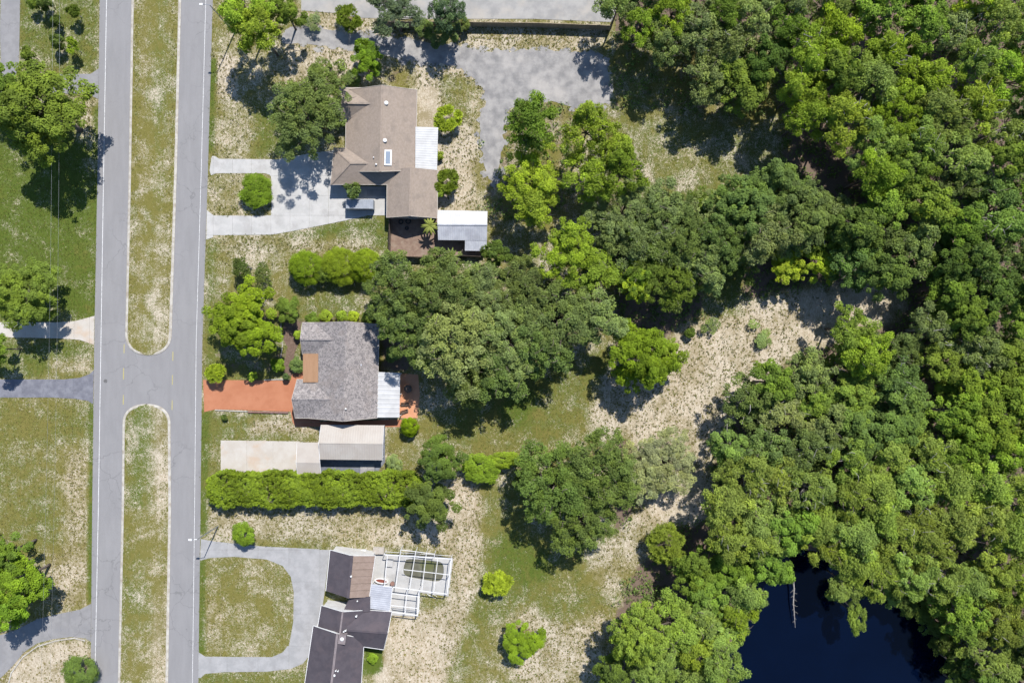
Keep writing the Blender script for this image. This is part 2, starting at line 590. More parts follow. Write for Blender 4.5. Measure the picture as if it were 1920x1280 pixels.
LOT_PAD = [(414, 825), (562, 827), (562, 886), (414, 884)]
SLATE_PAD = [(598, 800), (722, 800), (722, 866), (704, 889), (600, 889)]
DRIVE_A = [(-300, 594), (0, 604), (108, 604), (140, 602), (177.5, 592), (176, 646), (150, 637), (108, 634), (0, 632), (-300, 624)]
DRIVE_B = [(-300, 706), (0, 711), (120, 711), (150, 708), (168, 701), (176, 694), (174.5, 757), (165, 751), (140, 747), (100, 745), (0, 745), (-300, 742)]
DRIVE_C = [(-10, -300), (2, 0), (0, 60), (2, 113), (-20, 160), (-40, 220), (10, 220), (36, 116), (38, 0), (46, -300)]
DRIVE_D = [(83, 140), (150, 139), (170, 139), (185.5, 129), (184, 186), (176, 182), (168, 176), (120, 176), (83, 174)]
DRIVE_E = [(-200, 1180), (0, 1190), (30, 1180), (70, 1160), (110, 1150), (150, 1142), (171, 1131), (170.5, 1202), (160, 1196), (135, 1193), (100, 1197), (70, 1205), (45, 1222), (22, 1250), (-30, 1300), (-200, 1320)]
LOT_N = [(565, -300), (565, 20), (640, 26), (672, 34), (760, 36), (1000, 36), (1145, 42), (1165, 10), (1150, -300)]
GRAVEL = [(530, 55), (575, 52), (640, 60), (720, 68), (800, 78), (860, 84), (900, 98), (960, 92), (1060, 96), (1140, 100), (1150, 205), (1075, 205), (1040, 188), (1000, 188), (955, 205), (942, 240), (945, 280), (935, 320), (926, 345), (914, 335), (906, 290), (900, 260), (900, 220), (915, 180), (890, 145), (850, 122), (800, 118), (720, 104), (640, 90), (560, 82), (530, 86)]
YARD = [(731, 408), (830, 408), (905, 460), (905, 482), (731, 481)]
POOL_DECK = [(702, 1036), (850, 1045), (841, 1117), (788, 1110), (784, 1155), (690, 1150), (695, 1095)]
POOL = chaikin([(764, 1046), (820, 1051), (832, 1056), (832, 1080), (822, 1091), (795, 1086), (758, 1080), (756, 1066), (760, 1052)], 2)
PATH = [(533, 604), (565, 604), (562, 640), (553, 660), (548, 705), (530, 706), (538, 650), (530, 630)]
BED = chaikin([(15, 1290), (22, 1262), (45, 1232), (70, 1215), (105, 1204), (140, 1199), (163, 1204), (169, 1225), (167, 1330), (15, 1330)], 2)
BARE = chaikin([(697, 118), (760, 118), (795, 130), (790, 160), (740, 168), (700, 162)], 2)
PAVED = [ROAD, DRIVE1, DRIVE3, RED_DRIVE, RED_WALK, RED_PATIO, LOT_PAD, SLATE_PAD, DRIVE_A, DRIVE_B, DRIVE_C, DRIVE_D, DRIVE_E, LOT_N, GRAVEL, POOL_DECK, POND,
         rect(640, 165, 822, 408), rect(821, 394, 913, 470), rect(563, 604, 750, 790), rect(599, 1030, 735, 1290)]

# cover of the ground: outline, feather, sand, green, dirt
ZONES = [
    (rect(-300, 190, 180, 600), 30, 0.16, 0.80, 0),
    (rect(40, -100, 186, 136), 12, 0.36, 0.55, 0),
    (rect(140, 178, 186, 260), 14, 0.62, 0.35, 0),
    (rect(-300, 640, 178, 706), 14, 0.28, 0.62, 0),
    (rect(90, 672, 172, 704), 12, 0.60, 0.35, 0),
    (rect(-300, 748, 176, 1140), 20, 0.30, 0.34, 0),
    (rect(115, 830, 176, 1130), 22, 0.62, 0.20, 0),
    (rect(85, 1030, 172, 1140), 20, 0.66, 0.10, 0),
    (rect(-300, 1180, 60, 1400), 20, 0.62, 0.20, 0.2),
    (BED, 8, 0.80, 0.15, 0.2),
    (rect(395, -100, 545, 60), 20, 0.45, 0.40, 0.2),
    (rect(400, 90, 545, 292), 20, 0.56, 0.34, 0),
    (rect(535, 78, 700, 150), 18, 0.80, 0.20, 0),
    (rect(480, 195, 570, 292), 20, 0.30, 0.60, 0),
    (rect(405, 110, 440, 180), 12, 0.85, 0.1, 0),
    (rect(560, 20, 690, 62), 12, 0.70, 0.2, 0.1),
    (rect(680, 46, 1145, 98), 12, 0.66, 0.30, 0),
    (rect(690, 112, 800, 168), 14, 0.5, 0.2, 0.45),
    (rect(780, 110, 935, 400), 20, 0.86, 0.34, 0),
    (chaikin([(820, 130), (870, 140), (915, 170), (905, 220), (860, 240), (825, 200)]), 16, 0.50, 0.48, 0),
    (rect(890, 180, 1100, 420), 30, 0.45, 0.2, 0.45),
    (rect(1140, 70, 1470, 270), 36, 0.35, 0.30, 0.40),
    (rect(1170, 235, 1460, 420), 34, 0.50, 0.52, 0),
    (rect(386, 318, 512, 408), 10, 0.60, 0.42, 0),
    (rect(386, 400, 735, 490), 16, 0.62, 0.38, 0),
    (chaikin([(540, 436), (720, 404), (732, 408), (732, 480), (700, 460), (660, 440), (560, 452)]), 12, 0.34, 0.62, 0),
    (rect(386, 445, 410, 700), 10, 0.25, 0.55, 0),
    (rect(405, 480, 545, 570), 18, 0.50, 0.32, 0.2),
    (rect(540, 520, 670, 600), 18, 0.38, 0.50, 0.05),
    (rect(395, 570, 560, 712), 18, 0.22, 0.45, 0.45),
    (rect(540, 590, 720, 612), 6, 0.2, 0.4, 0.5),
    (rect(710, 600, 790, 700), 14, 0.3, 0.2, 0.6),
    (rect(382, 772, 600, 830), 14, 0.42, 0.45, 0),
    (rect(470, 785, 600, 812), 10, 0.74, 0.25, 0),
    (rect(382, 820, 416, 890), 8, 0.40, 0.42, 0),
    (rect(382, 955, 860, 1012), 14, 0.70, 0.30, 0.05),
    (rect(395, 962, 470, 1000), 12, 0.72, 0.2, 0),
    (rect(377, 1044, 550, 1232), 14, 0.46, 0.36, 0),
    (rect(385, 1120, 420, 1225), 12, 0.56, 0.3, 0),
    (rect(372, 1255, 575, 1400), 12, 0.36, 0.48, 0),
    (rect(718, 790, 800, 890), 14, 0.50, 0.35, 0.15),
    (chaikin([(790, 790), (830, 770), (900, 740), (1000, 700), (1140, 640), (1150, 690), (1110, 760), (1090, 810), (1000, 850), (900, 850), (830, 840)]), 26, 0.24, 0.42, 0),
    (chaikin([(930, 770), (985, 720), (1010, 760), (970, 810)]), 18, 0.10, 0.72, 0),
    (chaikin([(870, 900), (990, 880), (1010, 1000), (1120, 1030), (1170, 1060), (1160, 1150), (1000, 1180), (900, 1180), (860, 1280), (820, 1290), (880, 1100)]), 30, 0.32, 0.46, 0),
    (chaikin([(940, 990), (1040, 1040), (1030, 1090), (960, 1100), (920, 1050)]), 20, 0.12, 0.68, 0),
    (chaikin([(830, 890), (900, 880), (905, 1000), (890, 1120), (830, 1300), (690, 1300), (730, 1150), (850, 1150), (850, 1020), (700, 1020), (690, 1000), (820, 985)]), 18, 0.80, 0.30, 0),
    (rect(730, 1150, 830, 1290), 14, 0.90, 0.2, 0),
    (chaikin([(960, 1110), (1060, 1180), (1150, 1130), (1130, 1300), (960, 1300)]), 24, 0.72, 0.3, 0),
    (rect(682, 1212, 716, 1262), 6, 0.05, 0.95, 0),
    (chaikin([(1130, 700), (1250, 640), (1300, 600), (1420, 560), (1560, 530), (1700, 540), (1690, 600), (1560, 640), (1450, 690), (1390, 760), (1340, 830), (1330, 900), (1340, 960), (1230, 990), (1180, 1060), (1130, 1060), (1190, 960), (1240, 880), (1180, 820), (1100, 790)]), 26, 0.82, 0.30, 0.04),
    (chaikin([(1210, 900), (1330, 880), (1335, 975), (1230, 985)]), 18, 1.0, 0.1, 0),
    (rect(1320, 500, 1390, 590), 16, 0.25, 0.55, 0),
    ([(168, 750), (178, 750), (176, 1130), (164, 1130)], 5, 0.12, 0.72, 0),
    ([(176, 200), (186, 200), (182, 590), (172, 590)], 5, 0.18, 0.75, 0),
    ([(388, 110), (406, 110), (400, 285), (386, 285)], 5, 0.15, 0.70, 0),
    ([(372, 770), (394, 770), (388, 1000), (370, 1000)], 6, 0.22, 0.66, 0),
    ([(372, 1050), (386, 1050), (384, 1225), (370, 1225)], 5, 0.2, 0.68, 0),
    (chaikin([(1090, 1040), (1240, 960), (1230, 1020), (1150, 1120), (1110, 1100)]), 18, 0.62, 0.25, 0.25),
]


def fields(px, py):
    px = np.asarray(px, float)
    py = np.asarray(py, float)
    s = np.full(px.shape, 0.52)
    g = np.full(px.shape, 0.36)
    d = np.where(px > 1150, 0.75, 0.0)
    for poly, fe, zs, zg, zd in ZONES:
        x0 = min(p[0] for p in poly) - fe
        x1 = max(p[0] for p in poly) + fe
        y0 = min(p[1] for p in poly) - fe
        y1 = max(p[1] for p in poly) + fe
        k = (px > x0) & (px < x1) & (py > y0) & (py < y1)
        if not k.any():
            continue
        t = np.clip(pdist(px[k], py[k], poly) / (2 * fe) + 0.5, 0, 1)
        t = t * t * (3 - 2 * t)
        s[k] += (zs - s[k]) * t
        g[k] += (zg - g[k]) * t
        d[k] += (zd - d[k]) * t
    return s, g, d


def set_attr(me, name, vals):
    a = me.attributes.new(name, 'FLOAT', 'POINT')
    a.data.foreach_set('value', np.asarray(vals, np.float32))


def grid_mesh(name, X, Y, Z, cols, mat):
    """X, Y, Z are (rows, cols) arrays"""
    r, c = X.shape
    me = bpy.data.meshes.new(name)
    me.vertices.add(r * c)
    me.vertices.foreach_set('co', np.stack([X, Y, Z], -1).astype(np.float32).ravel())
    i = np.arange((r - 1) * (c - 1))
    a = (i // (c - 1)) * c + i % (c - 1)
    q = np.stack([a, a + 1, a + c + 1, a + c], -1)
    me.loops.add(q.size)
    me.loops.foreach_set('vertex_index', q.ravel().astype(np.int32))
    me.polygons.add(len(q))
    me.polygons.foreach_set('loop_start', np.arange(0, q.size, 4, dtype=np.int32))
    me.polygons.foreach_set('use_smooth', np.ones(len(q), bool))
    me.update(calc_edges=True)
    me.materials.append(mat)
    o = bpy.data.objects.new(name, me)
    COL.objects.link(o)
    return o, me


# ------------------------------------------------------------------ ground
far = np.array([112, 120, 135, 160, 200, 260, 360, 520, 800, 1300, 2200], float)
gx = np.concatenate([-far[::-1], np.arange(-108, 108.01, 0.5), far])
gy = np.concatenate([-far[::-1] + 30, np.arange(-76, 76.01, 0.5), far - 30])
X, Y = np.meshgrid(gx, gy)
PX, PY = X * 10 + 960, 640 - Y * 10
pd = pdist(PX.ravel(), PY.ravel(), POND).reshape(X.shape)
Z = np.where(pd > -14, -1.3 * np.clip((pd + 14) / 34, 0, 1) ** 0.8, 0.0)
pp = pdist(PX.ravel(), PY.ravel(), POOL).reshape(X.shape)
Z = np.where(pp > -8, -1.6, Z)
ground, gme = grid_mesh('ground', X, Y, Z, None, M['ground'])
fs, fg, fd = fields(PX.ravel(), PY.ravel())
set_attr(gme, 'sand', fs)
set_attr(gme, 'green', fg)
set_attr(gme, 'dirt', fd)
tag(ground, kind='structure')

# ------------------------------------------------------------------ road, medians, kerbs
road = sheet('road', ROAD, 0.03, M['asphalt'], 0.08, kind='structure')


def strip(line, wd, z, name, mat, parent, t=0.004, extra=0.0):
    m = MB()
    L = [(x + extra, y) for x, y in line]
    pts = [G(x - wd / 2, y)[:2] + (z,) for x, y in L] + [G(x + wd / 2, y)[:2] + (z,) for x, y in L[::-1]]
    return m.slab(pts, t).build(name, mat, parent)


strip(LINE_L, 1.25, 0.036, 'edge_line', M['paint_white'], road)
strip(LINE_R, 0.95, 0.036, 'edge_line', M['paint_white'], road)
for x, y0, y1 in ((233, 645, 662), (232, 690, 711), (231.5, 740, 758), (324.5, 659, 676), (323.5, 703, 721), (323, 750, 768)):
    strip([(x, y0), (x - 0.3, y1)], 1.7, 0.036, 'lane_dash', M['paint_yellow'], road)
mh = G(198, 714)
MB().lathe([(0.36, 0.0), (0.36, 0.012), (0.30, 0.016), (0.28, 0.010), (0.05, 0.014)], (mh[0], mh[1], 0.03), 20).build('manhole_cover', M['iron'], road)


def median_outline(Lf, Rt, end):
    y = Lf[-1][1] if end == 'south' else Lf[0][1]
    xl, xr = at_y(Lf, y), at_y(Rt, y)
    cx, r = (xl + xr) / 2, (xr - xl) / 2
    arc = []
    for i in range(1, 36):
        a = math.pi * i / 36
        dy = math.sin(a) ** 0.9 * (41 if end == 'south' else 37)
        arc.append((cx - r * math.copysign(abs(math.cos(a)) ** 0.88, math.cos(a)), y + dy if end == 'south' else y - dy))
    if end == 'south':
        return Lf + arc + Rt[::-1]
    return Lf[::-1] + arc + Rt


def median(name, Lf, Rt, end):
    o = median_outline(Lf, Rt, end)
    ys = [p[1] for p in o]
    n = len(Lf)
    # turf, laid in rows across the island
    yy = np.concatenate([np.arange(max(min(ys), -60), min(max(ys), 1340), 4.0), [max(ys) - 0.5 if end == 'south' else 1340.0]])
    rows = []
    poly = o
    for y in yy:
        xs = []
        m = len(poly)
        for i in range(m):
            (x1, y1), (x2, y2) = poly[i], poly[(i + 1) % m]
            if (y1 <= y < y2) or (y2 <= y < y1):
                xs.append(x1 + (x2 - x1) * (y - y1) / (y2 - y1))
        if len(xs) < 2:
            continue
        rows.append((y, min(xs) + 3, max(xs) - 3))
    nx = 24
    PXm = np.array([[a + (b - a) * i / nx for i in range(nx + 1)] for y, a, b in rows])
    PYm = np.array([[y] * (nx + 1) for y, a, b in rows])
    cr = np.array([0.11 + 0.08 * math.sin(math.pi * i / nx) for i in range(nx + 1)])
    Zm = np.tile(cr, (len(rows), 1))
    ob, me = grid_mesh(name, (PXm - 960) / 10, (640 - PYm) / 10, Zm, None, M['ground'])
    q = PXm.ravel()
    r = PYm.ravel()
    u = np.tile(np.arange(nx + 1) / nx, len(rows))
    if end == 'south':
        sa = 0.38 + 0.10 * np.clip((r - 250) / 300, 0, 1) + 0.10 * (u > 0.6) * (r > 420)
        gr = 0.26 + 0.15 * np.exp(-((u - 0.62) / 0.16) ** 2) * (r < 400) - 0.1 * (np.abs(u - 0.25) < 0.08)
    else:
        sa = 0.42 + 0.18 * np.clip((u - 0.55) / 0.2, 0, 1) + 0.08 * np.sin(r / 60.0)
        gr = 0.36 + 0.25 * np.exp(-((u - 0.3) / 0.25) ** 2) * (r < 950)
    set_attr(me, 'sand', sa)
    set_attr(me, 'green', gr)
    set_attr(me, 'dirt', np.zeros(len(r)))
    tag(ob, kind='structure')
    # kerb: a ring of cast lengths
    inner = []
    m = len(o)
    for i in range(m):
        a, b, c = o[i - 1], o[i], o[(i + 1) % m]
        dx, dy = c[0] - a[0], c[1] - a[1]
        if i == 0: dx, dy = c[0] - b[0], c[1] - b[1]
        if i == m - 1: dx, dy = b[0] - a[0], b[1] - a[1]
        l = math.hypot(dx, dy)
        nx_, ny_ = -dy / l, dx / l
        if not inside([b[0] + nx_ * 4], [b[1] + ny_ * 4], o)[0] and 0 < i < m - 1:
            nx_, ny_ = -nx_, -ny_
        elif i in (0, m - 1):
            nx_ = abs(nx_) if b[0] < 285 else -abs(nx_)
        inner.append((b[0] + nx_ * 4.6, b[1] + ny_ * 4.6))
    mb = MB()
    base = len(mb.v)
    for (a, b) in zip(o, inner):
        for (x, y), zz in ((a, 0.0), (a, 0.10), ((a[0] * 0.6 + b[0] * 0.4, a[1] * 0.6 + b[1] * 0.4), 0.15), (b, 0.15), (b, 0.0)):
            mb.v.append(G(x, y)[:2] + (zz,))
    for i in range(m - 1):
        for j in range(4):
            mb.f.append((i * 5 + j, i * 5 + j + 1, (i + 1) * 5 + j + 1, (i + 1) * 5 + j))
    k = mb.build('kerb', M['curb'], ob)


median('median', MED1_L, MED1_R, 'south')
median('median', MED2_L, MED2_R, 'north')

# ------------------------------------------------------------------ driveways and paved ground


def paved(name, poly, mat, cell=None, z=0.05, x0=0, y0=0):
    if cell is None:
        return sheet(name, poly, z, mat, 0.09, kind='structure')
    cx = sum(p[0] for p in poly) / len(poly)
    cy = sum(p[1] for p in poly) / len(poly)
    r = root_at(name, *G(cx, cy)[:2])
    tag(r, kind='structure')
    slabs(r, 'slab', poly, z, mat, cell, x0=x0, y0=y0)
    return r


paved('concrete_driveway', DRIVE1, M['concrete'], (36, 37), x0=4, y0=34)
paved('concrete_driveway', DRIVE3, M['concrete_grey'], (58, 60), x0=20, y0=10)
paved('red_driveway', RED_DRIVE, M['red_paving'])
paved('red_walkway', RED_WALK, M['red_paving'], z=0.045)
paved('red_patio', RED_PATIO, M['orange_paving'], z=0.046)
paved('parking_pad', LOT_PAD, M['concrete_cream'], (49, 60), x0=414, y0=825)
paved('carport_floor', SLATE_PAD, M['slate'], (34, 30), z=0.042, x0=598, y0=800)
paved('concrete_driveway', DRIVE_A, M['concrete_cream'], (60, 60), x0=-12, y0=590)
paved('asphalt_driveway', DRIVE_B, M['asphalt_dark'])
paved('asphalt_lane', DRIVE_C, M['asphalt_pale'])
paved('asphalt_driveway', DRIVE_D, M['asphalt_pale'], z=0.052)
paved('asphalt_driveway', DRIVE_E, M['asphalt_pale'])
paved('paved_lot', LOT_N, M['lot'])
gravel_track = paved('gravel_track', ragged(chaikin(GRAVEL, 2), 9, 2.2, 5), M['gravel'], z=0.03)
for (gx_, gy_) in ragged(chaikin(GRAVEL, 1), 13, 4.5, 9):
    if gx_ > 540 and gy_ > 50:
        rr_ = rnd.uniform(2.5, 8.5)
        pg = [(gx_ + rr_ * rnd.uniform(0.55, 1.25) * math.cos(a_ * 0.5236) * 1.3, gy_ + rr_ * rnd.uniform(0.55, 1.25) * math.sin(a_ * 0.5236)) for a_ in range(12)]
        sheet('gravel_patch', pg, 0.024 + rnd.uniform(0, 0.004), M['gravel'], 0.05, gravel_track)
paved('dirt_yard', YARD, M['dirt_yard'], z=0.02)
paved('mulch_path', ragged(PATH, 8, 1.0, 4), M['mulch'], z=0.035)

# pool deck with the pool opening left free
bm = bmesh.new()
outer = [bm.verts.new(G(x, y)[:2] + (0.08,)) for x, y in POOL_DECK]
hole = [bm.verts.new(G(x, y)[:2] + (0.08,)) for x, y in POOL]
ed = [bm.edges.new((outer[i], outer[(i + 1) % len(outer)])) for i in range(len(outer))]
ed += [bm.edges.new((hole[i], hole[(i + 1) % len(hole)])) for i in range(len(hole))]
bmesh.ops.triangle_fill(bm, use_beauty=True, edges=ed)
ex = bmesh.ops.extrude_face_region(bm, geom=bm.faces[:])
for v in ex['geom']:
    if isinstance(v, bmesh.types.BMVert):
        v.co.z -= 0.25
bmesh.ops.recalc_face_normals(bm, faces=bm.faces)
me = bpy.data.meshes.new('pool_deck')
bm.to_mesh(me)
bm.free()
me.materials.append(M['concrete'])
deck = bpy.data.objects.new('pool_deck', me)
COL.objects.link(deck)
tag(deck, kind='structure')

# pond
water = sheet('pond_water', chaikin([(1330, 1330), (1350, 1190), (1400, 1080), (1450, 1000), (1560, 1000), (1700, 1060), (1800, 1160), (1830, 1330), (1760, 1560), (1540, 1620), (1400, 1520)], 2), -0.35, M['water'], 0.02, kind='structure')


# ------------------------------------------------------------------ buildings
def lerp3(a, b, t):
    return tuple(a[i] + (b[i] - a[i]) * t for i in range(3))


def slope(parent, pts, mat, name='roof_slope', t=0.14):
    """pts: (px, py, z) corners of one roof plane"""
    P = [G(*p) for p in pts]
    a = sum(P[i][0] * P[(i + 1) % len(P)][1] - P[(i + 1) % len(P)][0] * P[i][1] for i in range(len(P)))
    if a < 0:
        P = P[::-1]
    return MB().slab(P, t).build(name, mat, parent)


def beam(parent, a, b, wd, ht, mat, name):
    """square-edged board between two points given as (px, py, z)"""
    A, B = Vector(G(*a)), Vector(G(*b))
    d = (B - A).normalized()
    u = d.cross(Vector((0, 0, 1)))
    u = u.normalized() if u.length > 1e-4 else Vector((1, 0, 0))
    q = u.cross(d).normalized()
    m = MB()
    for P in (A, B):
        for sx, sz in ((-1, -1), (1, -1), (1, 1), (-1, 1)):
            m.v.append(tuple(P + u * (sx * wd / 2) + q * (sz * ht / 2)))
    m.f = [(0, 1, 2, 3), (7, 6, 5, 4), (0, 4, 5, 1), (1, 5, 6, 2), (2, 6, 7, 3), (3, 7, 4, 0)]
    return m.build(name, mat, parent)


def wall_opening(wallobj, A, B, t, wd, z0, z1, name='window', frame='trim_white', pane='glass'):
    """a framed window or door set on the wall that runs from A to B (world points)"""
    A, B = Vector((A[0], A[1], 0)), Vector((B[0], B[1], 0))
    d = (B - A)
    L = d.length
    d.normalize()
    n = Vector((d.y, -d.x, 0))
    c = A + d * (L * t) + n * 0.03
    ang = math.atan2(d.y, d.x)
    m = MB()
    fw = 0.09
    zc = (z0 + z1) / 2
    for off, ww, hh, zz in ((-wd / 2 + fw / 2, fw, z1 - z0, zc), (wd / 2 - fw / 2, fw, z1 - z0, zc)):
        m.box((c.x + d.x * off, c.y + d.y * off, zz), (ww, 0.12, hh), ang)
    for zz in (z0 + fw / 2, z1 - fw / 2):
        m.box((c.x, c.y, zz), (wd - 2 * fw, 0.12, fw), ang)
    f = m.build(name, M[frame], wallobj)
    MB().box((c.x - n.x * 0.01, c.y - n.y * 0.01, zc), (wd - 2 * fw, 0.05, z1 - z0 - 2 * fw), ang).build('pane' if name == 'window' else 'door_leaf', M[pane], f)


def gable(parent, e1, e2, r, zr, ze, mat, wall, fascia='trim_white', over=0.45, end_over=0.3, ridge_cap=True, walls=True, rake=(True, True), openings=(), mat2=None, t=0.14, cap_w=0.34, panels2=0):
    """e1, e2: eave lines (two map points each); r: the ridge line; all listed in the same direction"""
    a0, a1 = e1
    b0, b1 = e2
    r0, r1 = r
    slope(parent, [(*a0, ze), (*a1, ze), (*r1, zr), (*r0, zr)], M[mat], t=t)
    if panels2:
        for i in range(panels2):
            t0, t1 = i / panels2 + 0.004, (i + 1) / panels2 - 0.004
            f = lambda p, q, s: (p[0] + (q[0] - p[0]) * s, p[1] + (q[1] - p[1]) * s)
            slope(parent, [(*f(b0, b1, t0), ze), (*f(b0, b1, t1), ze), (*f(r0, r1, t1), zr), (*f(r0, r1, t0), zr)], M[mat2], 'roof_panel', t)
    else:
        slope(parent, [(*b0, ze), (*b1, ze), (*r1, zr), (*r0, zr)], M[mat2 or mat], t=t)
    if ridge_cap:
        beam(parent, (*r0, zr + 0.02), (*r1, zr + 0.02), cap_w, 0.05, M[mat if ridge_cap is True else ridge_cap], 'ridge_cap')
    if fascia:
        for k, on in ((0, rake[0]), (1, rake[1])):
            if on:
                for e in (e1, e2):
                    beam(parent, (*e[k], ze - 0.04), (*r[k], zr - 0.04), 0.07, 0.17, M[fascia], 'rake_board')
        for e in (e1, e2):
            beam(parent, (*e[0], ze - 0.07), (*e[1], ze - 0.07), 0.10, 0.18, M[fascia], 'fascia')
    if not walls:
        return None
    W = [Vector(G(*p, ze)) for p in (a0, a1, b1, b0)]
    R0, R1 = Vector(G(*r0, zr)), Vector(G(*r1, zr))
    ax = ((W[1] - W[0]) + (W[2] - W[3])).normalized()
    sd_ = ((W[3] - W[0]) + (W[2] - W[1])).normalized()
    ax.z = sd_.z = 0
    c = [W[0] + ax * end_over + sd_ * over, W[1] - ax * end_over + sd_ * over, W[2] - ax * end_over - sd_ * over, W[3] + ax * end_over - sd_ * over]
    half = (W[3] - W[0]).length / 2
    zt = ze + (zr - ze) * over / max(half, 0.5) - t - 0.03
    q0, q1 = R0 + ax * end_over, R1 - ax * end_over
    m = MB()
    for p in c:
        m.v.append((p.x, p.y, 0.0))
    for p in c:
        m.v.append((p.x, p.y, zt))
    m.v.append((q0.x, q0.y, zr - t - 0.06))
    m.v.append((q1.x, q1.y, zr - t - 0.06))
    m.f = [(3, 2, 1, 0), (0, 1, 5, 4), (2, 3, 7, 6), (1, 2, 6, 9, 5), (3, 0, 4, 8, 7), (4, 5, 9, 8), (7, 8, 9, 6)]
    wo = m.build('wall', M[wall], parent)
    side = {'e1': (c[0], c[1]), 'e2': (c[2], c[3]), 'end1': (c[1], c[2]), 'end0': (c[3], c[0])}
    area = (c[1] - c[0]).cross(c[2] - c[0]).z
    for s, tt, wd, z0, z1, nm in openings:
        A, B = side[s]
        if area < 0:
            A, B = B, A
        pane = 'trim_white' if nm == 'garage_door' else ('wood_dark' if nm == 'door' else 'glass')
        wall_opening(wo, A, B, tt, wd, z0, z1, nm, 'trim_white', pane)
    return wo


def corrugated(parent, p00, p10, p11, p01, n, mat, name='roof_sheet', amp=0.022):
    """ribbed sheet: ribs run from edge p00-p10 to edge p01-p11"""
    A, B, C_, D = [Vector(G(*p)) for p in (p00, p10, p11, p01)]
    top, bot = [], []
    prof = [(0.0, 0), (0.62, 0), (0.70, 1), (0.92, 1)]
    m = MB()
    for i in range(n):
        for u, h in prof:
            top.append(((i + u) / n, h * amp))
    top.append((1.0, 0))
    k = len(top)
    for th in (0.0, -0.03):
        for E, F in ((A, B), (D, C_)):
            for u, h in top:
                p = E.lerp(F, u)
                m.v.append((p.x, p.y, p.z + h + th))
    for i in range(k - 1):
        m.f.append((i, i + 1, k + i + 1, k + i))
        m.f.append((2 * k + i + 1, 2 * k + i, 3 * k + i, 3 * k + i + 1))
        m.f.append((i + 1, i, 2 * k + i, 2 * k + i + 1))
        m.f.append((k + i, k + i + 1, 3 * k + i + 1, 3 * k + i))
    m.f.append((0, k, 3 * k, 2 * k))
    m.f.append((2 * k - 1, k - 1, 3 * k - 1, 4 * k - 1))
    return m.build(name, mat, parent)


def post(parent, px, py, z1, zview=None, wd=0.12, mat='trim_white', name='post', z0=0.05):
    x, y, _ = G(px, py, z1 if zview is None else zview)
    return MB().box((x, y, (z0 + z1) / 2), (wd, wd, z1 - z0)).build(name, M[mat], parent)


def roof_vent(parent, px, py, z, r=0.16, h=0.35, mat='trim_white', name='roof_vent'):
    x, y, _ = G(px, py, z)
    return MB().lathe([(r * 0.6, -0.3), (r * 0.6, h * 0.6), (r * 1.15, h * 0.65), (r * 1.0, h * 0.9), (r * 0.4, h)], (x, y, z), 12).build(name, M[mat], parent)


def house_root(name, px, py, label, cat='house'):
    return tag(root_at(name, *G(px, py)[:2]), label, cat)


# --- house with the tan shingle roof
h1 = house_root('house', 716, 290, 'single-storey house with tan shingle roof and roof skylight beside the blue-shaded driveway')
gable(h1, [(649, 169), (648, 322)], [(782, 169), (780, 320)], [(716, 160), (713, 322)], 5.2, 2.7, 'shingle_tan', 'wall_cream', 'trim_cream', ridge_cap=True, rake=(True, True),
      openings=[('e2', 0.25, 1.8, 0.9, 2.1, 'window'), ('end0', 0.3, 1.6, 0.9, 2.1, 'window')])
gable(h1, [(634, 165), (690, 165)], [(635, 226), (690, 226)], [(634, 193), (695, 194)], 4.42, 2.7, 'shingle_tan', 'wall_cream', 'trim_cream', rake=(True, False),
      openings=[('end0', 0.5, 1.8, 0.9, 2.1, 'window')])
# hipped garage wing
slope(h1, [(626, 277, 2.7), (705, 277, 2.7), (705, 306, 4.32), (657, 306, 4.32)], M['shingle_tan'])
slope(h1, [(620, 346, 2.7), (740, 346, 2.7), (740, 306, 4.32), (657, 306, 4.32)], M['shingle_tan'])
slope(h1, [(626, 277, 2.7), (657, 306, 4.32), (620, 346, 2.7)], M['shingle_tan'])
beam(h1, (657, 306, 4.34), (697, 306, 4.34), 0.3, 0.05, M['shingle_tan'], 'ridge_cap')
beam(h1, (626, 277, 2.73), (657, 306, 4.35), 0.3, 0.05, M['shingle_tan'], 'hip_cap')
beam(h1, (620, 346, 2.73), (657, 306, 4.35), 0.3, 0.05, M['shingle_tan'], 'hip_cap')
beam(h1, (620, 346.3, 2.62), (727, 346.3, 2.62), 0.1, 0.18, M['trim_cream'], 'fascia')
beam(h1, (620, 346, 2.62), (626, 277, 2.62), 0.1, 0.18, M['trim_cream'], 'fascia')
ga, gb = G(631, 283, 2.7), G(735, 338, 2.7)
gw = MB().box(((ga[0] + gb[0]) / 2, (ga[1] + gb[1]) / 2, 1.3), (gb[0] - ga[0], ga[1] - gb[1], 2.6)).build('wall', M['wall_cream'], h1)
wall_opening(gw, (ga[0], ga[1]), (ga[0], gb[1]), 0.5, 4.6, 0.06, 2.25, 'garage_door', 'trim_white', 'trim_white')
wall_opening(gw, (ga[0], gb[1]), (gb[0], gb[1]), 0.72, 1.0, 0.06, 2.15, 'door', 'trim_white', 'wood_dark')
wall_opening(gw, (ga[0], gb[1]), (gb[0], gb[1]), 0.88, 1.5, 0.5, 2.1, 'window')
gable(h1, [(726, 318), (725, 408)], [(821, 319), (820, 409)], [(770, 314), (768, 405)], 4.55, 2.7, 'shingle_tan', 'wall_cream', 'trim_cream', rake=(False, True),
      openings=[('end1', 0.5, 1.8, 0.9, 2.1, 'window'), ('e1', 0.6, 1.6, 0.9, 2.1, 'window'), ('e2', 0.5, 1.8, 0.1, 2.1, 'window')])
# patio roof
corrugated(h1, (779, 238, 2.95), (778.5, 318, 2.95), (819.5, 321, 2.6), (821.5, 239, 2.6), 18, M['metal_white'])
for yy in (241, 280, 318):
    post(h1, 819, yy, 2.58)
